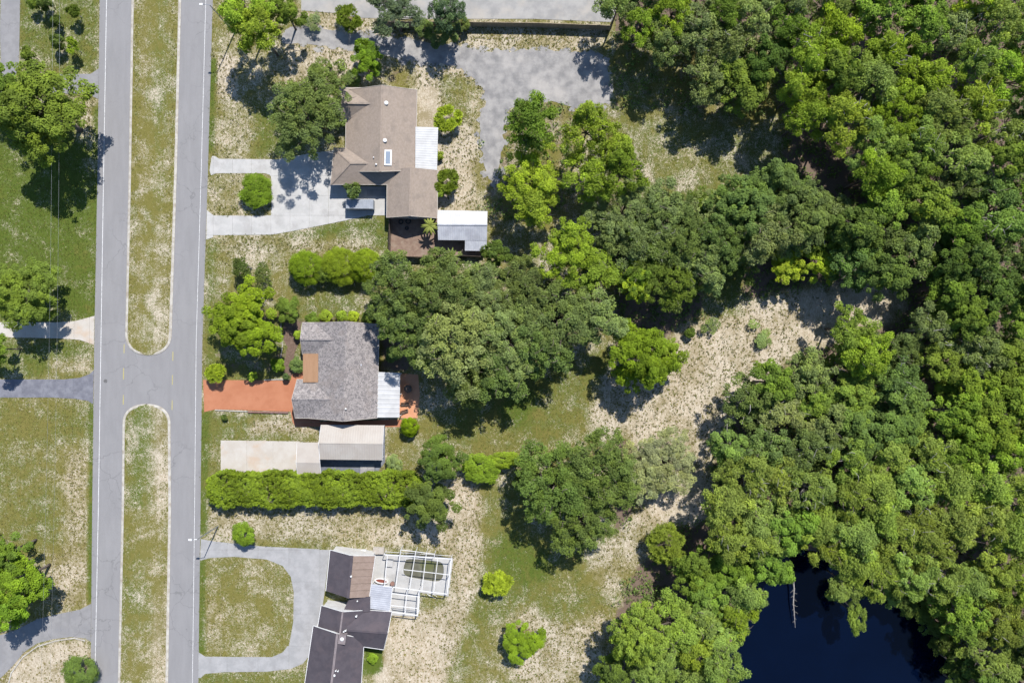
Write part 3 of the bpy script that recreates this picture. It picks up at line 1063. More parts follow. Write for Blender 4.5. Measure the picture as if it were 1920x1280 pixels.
# skylight and vents
sk = MB()
zs = lambda x: 5.2 - (x - 714.5) / 66 * 2.5
f = slope(h1, [(721, 281, zs(721) + 0.16), (734.5, 281, zs(734.5) + 0.16), (734, 310.5, zs(734) + 0.16), (720.5, 310, zs(720.5) + 0.16)], M['trim_white'], 'skylight', 0.22)
slope(f, [(723.2, 284, zs(723.2) + 0.19), (731.8, 284, zs(731.8) + 0.19), (731.3, 307, zs(731.3) + 0.19), (722.8, 307, zs(722.8) + 0.19)], M['skylight'], 'pane', 0.05)
roof_vent(h1, 724.5, 194, zs(724.5), 0.34, 0.32)
roof_vent(h1, 722, 264, zs(722), 0.34, 0.32)
roof_vent(h1, 706, 309, 4.85, 0.16, 0.4)
roof_vent(h1, 701, 296, 4.7, 0.10, 0.35)
# porch floor under the front eave
MB().box((G(706, 362)[0], G(706, 362)[1], 0.10), (3.6, 1.2, 0.12)).build('porch_step', M['concrete_grey'], h1)

# --- metal shed behind it
sh = house_root('shed', 866, 432, 'L-shaped shed with pale corrugated metal roof behind the tan-roofed house', 'shed')
corrugated(sh, (820.5, 394, 2.45), (914, 396, 2.45), (913.5, 421.5, 3.1), (820, 421, 3.1), 22, M['metal_white'])  # north slope in paler metal: sun on that side put into the colour
corrugated(sh, (821.5, 450, 2.4), (913, 451, 2.4), (913.5, 421, 3.1), (820, 420.5, 3.1), 22, M['metal_grey'])  # south slope in greyer metal: turned from the sun, shade put into the colour
corrugated(sh, (871.5, 470, 2.05), (911.5, 470.5, 2.05), (913, 450, 2.36), (872, 450, 2.36), 9, M['metal_grey'])
beam(sh, (820, 421, 3.16), (914, 421.5, 3.16), 0.22, 0.04, M['metal_grey'], 'ridge_cap')
sa, sb = G(825, 399, 2.4), G(909, 446, 2.4)
sw = MB().box(((sa[0] + sb[0]) / 2, (sa[1] + sb[1]) / 2, 1.15), (sb[0] - sa[0], sa[1] - sb[1], 2.3)).build('wall', M['metal_grey'], sh)
wall_opening(sw, (sa[0], sb[1]), (sb[0], sb[1]), 0.3, 2.0, 0.05, 2.0, 'door', 'trim_white', 'wood_dark')
for q in ((874, 468), (910, 468)):
    post(sh, *q, 2.03, wd=0.1, mat='wood')

# --- house with the mottled grey roof
h2 = house_root('house', 650, 700, 'house with mottled grey shingle roof beside the red driveway')
gable(h2, [(589, 605), (580, 784)], [(711, 608), (707.5, 783)], [(650, 602.5), (644, 789.5)], 4.85, 2.7, 'shingle_grey', 'wall_red', 'trim_cream', ridge_cap=True,
      openings=[('end1', 0.35, 1.6, 0.9, 2.1, 'window'), ('end1', 0.7, 1.6, 0.9, 2.1, 'window'), ('e2', 0.3, 1.8, 0.9, 2.1, 'window')])
gable(h2, [(567, 604.5), (640, 604.5)], [(567, 664), (640, 664)], [(563, 636), (640, 636)], 4.0, 2.72, 'shingle_grey', 'wall_red', 'trim_cream', rake=(True, False),
      openings=[('end0', 0.5, 1.6, 0.9, 2.1, 'window')])
gable(h2, [(557, 711), (630, 711)], [(553.5, 783.5), (595, 783.5)], [(547, 748), (622, 748)], 4.0, 2.68, 'shingle_grey', 'wall_red', 'trim_cream', rake=(True, False),
      openings=[('end0', 0.5, 3.2, 0.06, 2.2, 'garage_door'), ('e2', 0.4, 1.2, 0.9, 2.0, 'window')])
slope(h2, [(568, 663, 3.12), (596.5, 663, 3.16), (596.5, 716.5, 3.16), (568, 716.5, 3.12)], M['flat_tan'], 'porch_roof', 0.14)
for q in ((571, 690), (571, 703)):
    post(h2, *q, 3.0, wd=0.14, mat='wall_cream')
corrugated(h2, (708.5, 697, 2.72), (707, 782.5, 2.72), (749, 782.5, 2.45), (750.5, 699, 2.45), 10, M['metal_white'], amp=0.025)
for q in (701, 740, 780):
    post(h2, 748.5, q, 2.42)
roof_vent(h2, 649, 766, 4.7, 0.15, 0.4)
roof_vent(h2, 676, 684, 3.75, 0.22, 0.14, 'metal_grey')

# --- carports
cp = house_root('carport', 658, 830, 'large cream metal carport with ridged roof south of the grey-roofed house', 'carport')


def carport(root, e1, e2, r, zr, ze, posts):
    a0, a1 = e1
    b0, b1 = e2
    corrugated(root, (*a0, ze), (*a1, ze), (*r[1], zr), (*r[0], zr), 26, M['metal_cream'], amp=0.02)
    corrugated(root, (*b0, ze), (*b1, ze), (*r[1], zr), (*r[0], zr), 26, M['metal_cream'], amp=0.02)
    beam(root, (*r[0], zr + 0.02), (*r[1], zr + 0.02), 0.16, 0.04, M['metal_cream'], 'ridge_cap')
    for e in (e1, e2):
        for k in (0, 1):
            beam(root, (*e[k], ze - 0.02), (*r[k], zr - 0.02), 0.05, 0.16, M['trim_white'], 'gable_trim')
    for q in posts:
        post(root, *q, ze - 0.03, wd=0.1)


carport(cp, [(602, 796), (720, 797)], [(600, 861), (717, 862.5)], [(597.5, 830.5), (718, 832)], 3.35, 2.55, [(604, 799), (660, 799), (717, 800), (603, 858), (660, 859), (714, 860)])
cp2 = house_root('carport', 580, 862, 'small narrow cream metal carport next to the parking pad', 'carport')
carport(cp2, [(557, 829), (597, 829)], [(558.5, 896), (603, 896.5)], [(555.5, 867), (600, 867.5)], 3.0, 2.4, [(560, 832), (595, 832), (561, 893), (600, 893)])
st = house_root('stone_slab_stack', 688, 878, 'pale grey stone slab lying on the dark floor beside the carport', 'slab')
x, y, _ = G(689, 879)
for i in range(2):
    MB().box((x + (i - 0.5) * 1.32, y, 0.11), (1.28, 1.9, 0.12), 0.0).build('stone_slab', M['stone_block'], st)

# --- house with the dark roof and pool cage
h3 = house_root('house', 640, 1150, 'rambling house with dark brown-grey roofs and white trim beside the screened pool')
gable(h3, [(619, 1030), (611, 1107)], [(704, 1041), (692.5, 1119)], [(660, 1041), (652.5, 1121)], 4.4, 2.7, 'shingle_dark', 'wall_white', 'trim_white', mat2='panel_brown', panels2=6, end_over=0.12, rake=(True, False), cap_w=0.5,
      openings=[('e1', 0.5, 3.2, 0.06, 2.2, 'garage_door')])
slope(h3, [(655, 1121, 3.25), (694, 1118, 3.0), (694, 1146, 3.0), (641, 1150, 3.25)], M['shingle_dark'])
gable(h3, [(602.5, 1134), (593, 1190)], [(688, 1143), (681, 1192)], [(642.5, 1146), (637, 1190)], 4.5, 2.7, 'shingle_dark', 'wall_white', 'trim_white', ridge_cap='ridge_mauve', end_over=0.12, rake=(True, False), cap_w=0.3,
      openings=[('e1', 0.5, 1.8, 0.9, 2.1, 'window')])
gable(h3, [(664, 1141), (735, 1146)], [(664, 1209), (719.5, 1217)], [(648, 1181), (727, 1187)], 4.3, 2.7, 'shingle_dark', 'wall_white', 'trim_white', rake=(False, True), cap_w=0.3,
      openings=[('end1', 0.5, 2.0, 0.9, 2.1, 'window'), ('e2', 0.6, 1.6, 0.1, 2.1, 'window')])
gable(h3, [(587.5, 1172), (567, 1310)], [(683, 1196), (675, 1322)], [(632.5, 1187), (617, 1320)], 5.0, 2.7, 'shingle_dark', 'wall_white', 'trim_white', ridge_cap='ridge_mauve', end_over=0.12, rake=(True, False), cap_w=0.4,
      openings=[('e1', 0.25, 1.8, 0.9, 2.1, 'window'), ('e1', 0.6, 1.0, 0.06, 2.1, 'door'), ('e2', 0.5, 1.8, 0.9, 2.1, 'window')])
ch = G(641, 1199, 5.2)
cho = MB().box((ch[0], ch[1], 4.45), (1.3, 1.7, 1.3), -0.12).build('chimney', M['ridge_mauve'], h3)
MB().lathe([(0.34, 0), (0.34, 0.12), (0.22, 0.16), (0.2, 0.3)], (ch[0], ch[1] + 0.1, 5.1), 14).build('chimney_cap', M['trim_white'], cho)
roof_vent(h3, 668.5, 1154, 3.75, 0.17, 0.4)
roof_vent(h3, 670.5, 1125.5, 3.15, 0.12, 0.3)
roof_vent(h3, 659, 1079, 4.4, 0.16, 0.45)
roof_vent(h3, 645.5, 1182, 4.35, 0.13, 0.55)
roof_vent(h3, 649, 1180, 4.3, 0.13, 0.55)
roof_vent(h3, 630.5, 1255, 4.8, 0.12, 0.55)
roof_vent(h3, 634.5, 1256, 4.7, 0.12, 0.5)
roof_vent(h3, 627, 1265, 4.85, 0.2, 0.2)
corrugated(h3, (696.5, 1094, 2.75), (690, 1140, 2.75), (731.5, 1145, 2.55), (736.5, 1099, 2.55), 12, M['metal_grey'], 'porch_sheet')

# --- pool and cage
pool = house_root('swimming_pool', 795, 1068, 'neglected kidney-edged pool with murky olive water inside the white cage', 'pool')
sheet('pool_floor', POOL, -0.9, M['pool_moss'], 0.1, pool)
sheet('water', POOL, -0.12, M['pool_algae'], 0.02, pool)
c2 = [(x + (795 - x) * -0.03, y + (1068 - y) * -0.03) for x, y in POOL]
m = MB()
n_ = len(POOL)
cx_, cy_ = sum(p[0] for p in POOL) / n_, sum(p[1] for p in POOL) / n_
for x, y in POOL:
    ux, uy = x - cx_, y - cy_
    l = math.hypot(ux, uy)
    ux, uy = ux / l, uy / l
    for off, z in ((0.2, -0.9), (0.2, 0.085), (-0.2 + 3.0, 0.115), (3.2, 0.06)):
        m.v.append(G(x + ux * off, y + uy * off)[:2] + (z,))
for i in range(n_):
    j = (i + 1) % n_
    for k in range(3):
        m.f.append((i * 4 + k, j * 4 + k, j * 4 + k + 1, i * 4 + k + 1))
m.build('coping', M['concrete'], pool)
cage = house_root('pool_cage', 775, 1090, 'white aluminium screen enclosure frame standing over the pool', 'enclosure')
ZC = 2.6
upper = [((720, 1039), (846, 1047)), ((698, 1095), (838, 1113)), ((846, 1047), (838, 1113)), ((757, 1067), (843, 1077)), ((726.5, 1040), (721, 1098)),
         ((751.5, 1030), (742, 1101)), ((779.5, 1033), (768, 1104)), ((799.5, 1036), (791, 1107)), ((821, 1045), (813, 1110)), ((751.5, 1030), (815, 1038)), ((815, 1038), (813.5, 1046)),
         ((736, 1099), (731, 1146)), ((731, 1146), (783, 1153)), ((786, 1106), (783, 1153)), ((764, 1103), (759, 1150)), ((735, 1112), (785, 1118)), ((733, 1134), (783.5, 1140))]
for i, (a, b) in enumerate(upper):
    thick = 0.15 if i in (0, 1, 2, 12, 13) else 0.11
    beam(cage, (*a, ZC + 0.004 * (i % 5)), (*b, ZC + 0.004 * (i % 5)), thick, 0.07, M['trim_white'], 'roof_beam')
for q in ((846, 1047), (838, 1113), (786, 1106), (783, 1153), (731, 1146), (698, 1095), (720, 1039), (751.5, 1030), (779.5, 1033), (815, 1038), (799.5, 1036), (843, 1077), (813, 1110), (764, 1103), (759, 1150)):
    post(cage, *q, ZC - 0.06, wd=0.09)
for a, b in (((846, 1047), (838, 1113)), ((720, 1039), (846, 1047)), ((783, 1153), (731, 1146)), ((786, 1106), (783, 1153))):
    k = (1 - ZC / H)
    A = (960 + (a[0] - 960) * k, 640 + (a[1] - 640) * k, 1.0)
    B = (960 + (b[0] - 960) * k, 640 + (b[1] - 640) * k, 1.0)
    kk = 1 / (1 - 1.0 / H)
    beam(cage, (960 + (A[0] - 960) * kk, 640 + (A[1] - 640) * kk, 1.0), (960 + (B[0] - 960) * kk, 640 + (B[1] - 640) * kk, 1.0), 0.06, 0.08, M['trim_white'], 'chair_rail')

# ------------------------------------------------------------------ smaller things
# trailer on the front drive
tr = house_root('trailer', 674, 386, 'grey box trailer with ribbed roof parked on the driveway by the house', 'trailer')
k = (1 - 1.9 / H)
corrugated(tr, (648.5, 373.5, 2.0), (700, 374, 2.0), (700, 391.5, 2.0), (648.5, 391, 2.0), 14, M['trailer_grey'], 'roof_sheet', 0.03)
a, b = G(649, 373.5, 2.0), G(699.5, 391.5, 2.0)
MB().box(((a[0] + b[0]) / 2, (a[1] + b[1]) / 2, 1.22), (b[0] - a[0] - 0.05, a[1] - b[1] - 0.05, 1.5)).build('body', M['trailer_grey'], tr)
MB().box(((a[0] + b[0]) / 2, b[1] + 0.005, 1.55), (3.2, 0.05, 0.14)).build('stripe', M['red_plastic'], tr)
for sx in (-0.5, 0.5):
    for yy in (a[1] - 0.25, b[1] + 0.25):
        xx = (a[0] + b[0]) / 2 + sx
        MB().tube([(xx, yy - 0.11, 0.36), (xx, yy + 0.11, 0.36)], 0.31, 14).build('wheel', M['rubber'], tr)
MB().tube([(a[0] + 0.1, (a[1] + b[1]) / 2, 0.48), (a[0] - 1.0, (a[1] + b[1]) / 2, 0.44), (a[0] - 1.05, (a[1] + b[1]) / 2, 0.05)], 0.05, 8).build('drawbar', M['iron'], tr)


def fence(name, pts, h, label, mat='wood', step=2.4, th=0.05, cap=True):
    W = [G(*p) for p in pts]
    r = tag(root_at(name, W[0][0], W[0][1]), label, 'fence')
    for (x1, y1, _), (x2, y2, _) in zip(W, W[1:]):
        L = math.hypot(x2 - x1, y2 - y1)
        n = max(1, round(L / step))
        ang = math.atan2(y2 - y1, x2 - x1)
        for i in range(n):
            t = (i + 0.5) / n
            MB().box((x1 + (x2 - x1) * t, y1 + (y2 - y1) * t, h / 2 + 0.04 + rnd.uniform(-0.02, 0.02)), (L / n - 0.12, th, h - 0.04), ang).build('fence_panel', M[mat], r)
            t = i / n
            MB().box((x1 + (x2 - x1) * t, y1 + (y2 - y1) * t, h / 2 + 0.05), (0.11, 0.11, h + 0.1), ang).build('post', M[mat], r)
    x2, y2, _ = W[-1]
    MB().box((x2, y2, h / 2 + 0.05), (0.11, 0.11, h + 0.1)).build('post', M[mat], r)
    return r


fence('board_fence', [(706, 49), (860, 50), (1010, 52), (1143, 57)], 1.8, 'long tan board fence between the paved lot and the gravel track', th=0.09)
fence('board_fence', [(733, 412), (732, 482), (800, 484), (868, 481), (901, 483)], 1.7, 'weathered board fence around the brown dirt yard', 'wood_dark')

for px, py, r, lab in ((752, 416, 0.36, 'old tyre lying nearest the fence in the shaded dirt yard'), (765.5, 415, 0.42, 'larger old tyre lying in the shaded dirt yard'), (763, 428, 0.26, 'small old tyre lying farthest from the house in the dirt yard')):
    x, y, _ = G(px, py)
    prof = []
    m = MB()
    nn = 18
    for i in range(nn):
        a = 2 * math.pi * i / nn
        for j in range(8):
            bta = 2 * math.pi * j / 8
            rr = r + 0.12 * math.cos(bta)
            m.v.append((x + rr * math.cos(a), y + rr * math.sin(a), 0.13 + 0.10 * math.sin(bta)))
    for i in range(nn):
        for j in range(8):
            i2, j2 = (i + 1) % nn, (j + 1) % 8
            m.f.append((i * 8 + j, i2 * 8 + j, i2 * 8 + j2, i * 8 + j2))
    tag(m.build('tyre', M['rubber'], None, True), lab, 'tyre', 'old tyres in the dirt yard')


def street_lamp(px, py, hgt, label, adx):
    x, y, _ = G(px, py)
    r = tag(root_at('street_lamp', x, y), label, 'street lamp', 'street lamps along the road')
    MB().tube([(x, y, 0), (x, y, hgt * 0.5), (x, y, hgt)], [0.13, 0.10, 0.07], 10).build('pole', M['steel'], r)
    MB().tube([(x, y, hgt - 0.1), (x + adx * 0.5, y, hgt + 0.12), (x + adx, y, hgt + 0.15)], [0.05, 0.045, 0.04], 8).build('arm', M['steel'], r)
    MB().slab([(x + adx - 0.45, y - 0.14, hgt + 0.22), (x + adx + 0.15, y - 0.17, hgt + 0.24), (x + adx + 0.15, y + 0.17, hgt + 0.24), (x + adx - 0.45, y + 0.14, hgt + 0.22)], 0.12).build('lamp_head', M['trim_white'], r)


street_lamp(440, 62, 10.0, 'street lamp with arm reaching over the road at the photo top beside the lime tree', -1.2)
street_lamp(409, 986, 8.0, 'street lamp by the road between the long hedge and the curved driveway', -1.0)

# overhead line on the west side
pl = tag(root_at('power_line', *G(90, -200)[:2]), 'thin overhead cables crossing the lawns on the left side of the road', 'power line')
for (xa, xb) in ((101, 66), (113, 84)):
    pts = []
    for i in range(41):
        t = i / 40
        px = xa + (xb - xa) * t
        py = -260 + 1900 * t
        X_, Y_, _ = G(px, py, 9)
        pts.append((X_, Y_, 9.2 - 1.2 * 4 * t * (1 - t)))
    MB().tube(pts, 0.011, 5).build('cable', M['steel'], pl)
for t in (0, 1):
    X_, Y_, _ = G(107 + (75 - 107) * t, -260 + 1900 * t, 9)
    MB().tube([(X_, Y_, 0), (X_, Y_, 9.8)], [0.16, 0.11], 10).build('pole', M['wood'], pl)
    MB().box((X_, Y_, 9.2), (1.9, 0.1, 0.12)).build('crossarm', M['wood'], pl)

# edging along garden beds
def edging(name, line, wd, ht, mat, label, cat='edging'):
    m = MB()
    for i, (x, y) in enumerate(line):
        a = line[max(i - 1, 0)]
        b = line[min(i + 1, len(line) - 1)]
        dx, dy = b[0] - a[0], b[1] - a[1]
        l = math.hypot(dx, dy)
        nx_, ny_ = -dy / l * wd * 5, dx / l * wd * 5
        for sx, z in ((-1, 0), (-1, ht), (1, ht), (1, 0)):
            m.v.append(G(x + nx_ * sx, y + ny_ * sx)[:2] + (z,))
    n = len(line)
    for i in range(n - 1):
        for j in range(3):
            m.f.append((i * 4 + j, i * 4 + j + 1, (i + 1) * 4 + j + 1, (i + 1) * 4 + j))
    m.f += [(0, 1, 2, 3), ((n - 1) * 4 + 3, (n - 1) * 4 + 2, (n - 1) * 4 + 1, (n - 1) * 4)]
    return tag(m.build(name, M[mat]), label, cat)


edging('bed_edging', [(527, 607), (528, 630), (530, 650), (527, 668), (529, 690)], 0.14, 0.14, 'curb', 'pale stone edging along the mulch path beside the grey-roofed house')
edging('bed_edging', [(496, 712), (520, 711), (543, 711.5)], 0.16, 0.2, 'curb', 'cream edging along the north side of the red driveway')
edging('bed_edging', [(404, 768), (430, 769.5), (465, 771)], 0.16, 0.18, 'curb', 'cream kerb along the south side of the red driveway')
edging('low_wall', [(466, 771.5), (500, 772), (541, 772.5)], 0.3, 0.35, 'wall_red', 'low dark red brick wall along the south side of the red driveway', 'wall')
edging('bed_edging', [(14, 1290), (22, 1260), (44, 1230), (70, 1211), (105, 1200), (140, 1195), (160, 1200)], 0.22, 0.15, 'curb', 'curved stone edging around the sandy planting bed at lower left')

# garden furniture and odds and ends
def picnic(px, py, rz, label):
    x, y, _ = G(px, py)
    r = tag(root_at('bench', x, y), label, 'bench')
    co, si = math.cos(rz), math.sin(rz)
    R = lambda u, v: (x + u * co - v * si, y + u * si + v * co)
    for v in (-0.18, 0, 0.18):
        MB().box((*R(0, v), 0.46), (1.5, 0.15, 0.04), rz).build('seat_plank', M['wood_dark'], r)
    for u in (-0.6, 0.6):
        for v in (-0.17, 0.17):
            MB().box((*R(u, v), 0.245), (0.08, 0.08, 0.39), rz).build('leg', M['wood_dark'], r)
    MB().box((*R(0, 0.3), 0.78), (1.5, 0.04, 0.34), rz).build('backrest', M['wood_dark'], r)


picnic(760, 757, 0.05, 'dark wooden bench nearer the white patio roof on the orange patio')
picnic(759, 771, 0.35, 'dark wooden bench at the south end of the orange patio')


def round_table(px, py, r, label, mat='wood_dark'):
    x, y, _ = G(px, py)
    o = tag(root_at('round_table', x, y), label, 'table')
    MB().lathe([(r * 0.98, 0.68), (r, 0.70), (r, 0.73), (r * 0.98, 0.745)], (x, y, 0), 20).build('table_top', M[mat], o)
    MB().lathe([(0.3, 0.05), (0.28, 0.09), (0.06, 0.12), (0.05, 0.66), (0.2, 0.68)], (x, y, 0), 12).build('pedestal', M['iron'], o)


round_table(766, 728, 0.75, 'round dark table added in place of a round shadow on the orange patio')  # added dark disc, stands in for a round shadow on the paving
round_table(737, 1091, 0.42, 'round reddish brown table on the pool deck', 'wall_red')

tub = house_root('hot_tub', 716, 1088, 'white rimmed oval tub with red lining beside the grey porch roof', 'tub')
m = MB()
x, y, _ = G(716, 1087)
for (a_, b_, z) in ((1.30, 0.50, 0.05), (1.34, 0.54, 0.55), (1.10, 0.36, 0.58), (1.0, 0.30, 0.45)):
    for j in range(24):
        t = 2 * math.pi * j / 24
        m.v.append((x + a_ * math.cos(t) * 0.99 + b_ * math.sin(t) * 0.08, y + b_ * math.sin(t) - a_ * math.cos(t) * 0.13, z))
for i in range(3):
    for j in range(24):
        m.f.append((i * 24 + j, i * 24 + (j + 1) % 24, (i + 1) * 24 + (j + 1) % 24, (i + 1) * 24 + j))
m.build('rim', M['trim_white'], tub)
MB().poly([(x + 1.02 * math.cos(2 * math.pi * j / 24) + 0.31 * math.sin(2 * math.pi * j / 24) * 0.08, y + 0.31 * math.sin(2 * math.pi * j / 24) - 1.02 * math.cos(2 * math.pi * j / 24) * 0.13, 0.46) for j in range(24)], [tuple(range(24))]).build('lining', M['red_plastic'], tub)
lg = house_root('daybed', 733, 1052, 'pale square daybed on the pool deck corner', 'daybed')
x, y, _ = G(731, 1053)
MB().box((x, y, 0.36), (1.3, 1.5, 0.22), -0.1).build('mattress', M['concrete'], lg)
MB().box((x, y, 0.17), (1.2, 1.4, 0.16), -0.1).build('base', M['wood_dark'], lg)
bx = house_root('storage_chest', 711, 1031, 'cream double-lid storage chest north of the pool deck', 'chest')
x, y, _ = G(711, 1030)
MB().box((x, y, 0.36), (2.0, 1.15, 0.70), -0.03).build('body', M['wall_cream'], bx)
for sx in (-0.5, 0.5):
    MB().box((x + sx, y, 0.745), (0.96, 1.2, 0.06), -0.03).build('lid', M['trim_cream'], bx)
ac = house_root('air_conditioner', 690, 1028, 'small white air conditioning unit against the north gable wall', 'air conditioner')
x, y, _ = G(683, 1033)
MB().box((x, y, 0.42), (0.9, 0.9, 0.72)).build('casing', M['trim_white'], ac)
MB().lathe([(0.34, 0), (0.34, 0.03), (0.08, 0.05)], (x, y, 0.785), 16).build('fan_grille', M['iron'], ac)
for i, (a, b, lab) in enumerate((((801, 1113), (817, 1121), 'white pole lying in the grass south of the pool cage'), ((806, 1110), (819, 1117), 'thinner white pole lying nearest the pool cage'))):
    A, B = G(*a), G(*b)
    tag(MB().tube([(A[0], A[1], 0.09), (B[0], B[1], 0.07)], [0.055 - 0.015 * i, 0.05 - 0.015 * i], 8).build('pole', M['trim_white']), lab, 'pole')


# ------------------------------------------------------------------ foliage
def norm(a):
    return a / np.maximum(np.linalg.norm(a, axis=-1, keepdims=True), 1e-6)


def leaf_mesh(name, C, N, A, ln, wd, var, yel):
    """diamond-shaped leaf sprays: centre, normal, long axis, length, width"""
    B = norm(np.cross(N, A))
    A = norm(np.cross(B, N))
    ln = ln[:, None]
    wd = wd[:, None]
    n = len(C)
    V = np.stack([C - A * ln / 2, C + B * wd / 2 + A * ln * 0.05, C + A * ln / 2 - N * ln * 0.12, C - B * wd / 2 + A * ln * 0.05], 1).reshape(-1, 3)
    me = bpy.data.meshes.new(name)
    me.vertices.add(4 * n)
    me.vertices.foreach_set('co', V.astype(np.float32).ravel())
    me.loops.add(4 * n)
    me.loops.foreach_set('vertex_index', np.arange(4 * n, dtype=np.int32))
    me.polygons.add(n)
    me.polygons.foreach_set('loop_start', np.arange(0, 4 * n, 4, dtype=np.int32))
    me.update(calc_edges=True)
    for nm, v in (('var', var), ('yel', yel)):
        a = me.attributes.new(nm, 'FLOAT', 'FACE')
        a.data.foreach_set('value', v.astype(np.float32))
    me.materials.append(M['leaf'])
    return me


KINDS = {
    # clump radius, clumps per m2 of crown, leaves per clump, leaf length, leaf width, outward, radiate, flat, lobes, bark
    'oak':    dict(cr=0.56, cd=1.85, lpc=92, ll=0.27, lw=0.125, out=0.70, rad=0.2, hz=0.46, lobe=0.16, bark='bark', tilt=0.75),
    'broad':  dict(cr=0.64, cd=1.55, lpc=105, ll=0.29, lw=0.165, out=0.85, rad=0.0, hz=0.52, lobe=0.14, bark='bark', tilt=0.65),
    'pine':   dict(cr=0.64, cd=1.35, lpc=125, ll=0.34, lw=0.105, out=0.70, rad=0.3, hz=0.40, lobe=0.18, bark='bark', tilt=0.5),
    'sparse': dict(cr=0.80, cd=0.62, lpc=120, ll=0.38, lw=0.12, out=0.50, rad=0.5, hz=0.42, lobe=0.24, bark='bark_pale', tilt=0.9),
    'bush':   dict(cr=0.80, cd=2.0, lpc=120, ll=0.26, lw=0.16, out=0.9, rad=0.0, hz=0.72, lobe=0.06, bark='bark', tilt=0.6),
    'clipped': dict(cr=0.72, cd=4.2, lpc=130, ll=0.17, lw=0.12, out=1.2, rad=0.0, hz=0.95, lobe=0.02, bark='bark', tilt=0.4),
    'spiky':  dict(cr=0.85, cd=1.5, lpc=130, ll=0.50, lw=0.11, out=0.7, rad=0.9, hz=0.62, lobe=0.10, bark='bark', tilt=0.4),
}
CLASS_R = {'xs': 1.1, 's': 2.2, 'm': 4.2, 'l': 7.0}
CACHE = {}


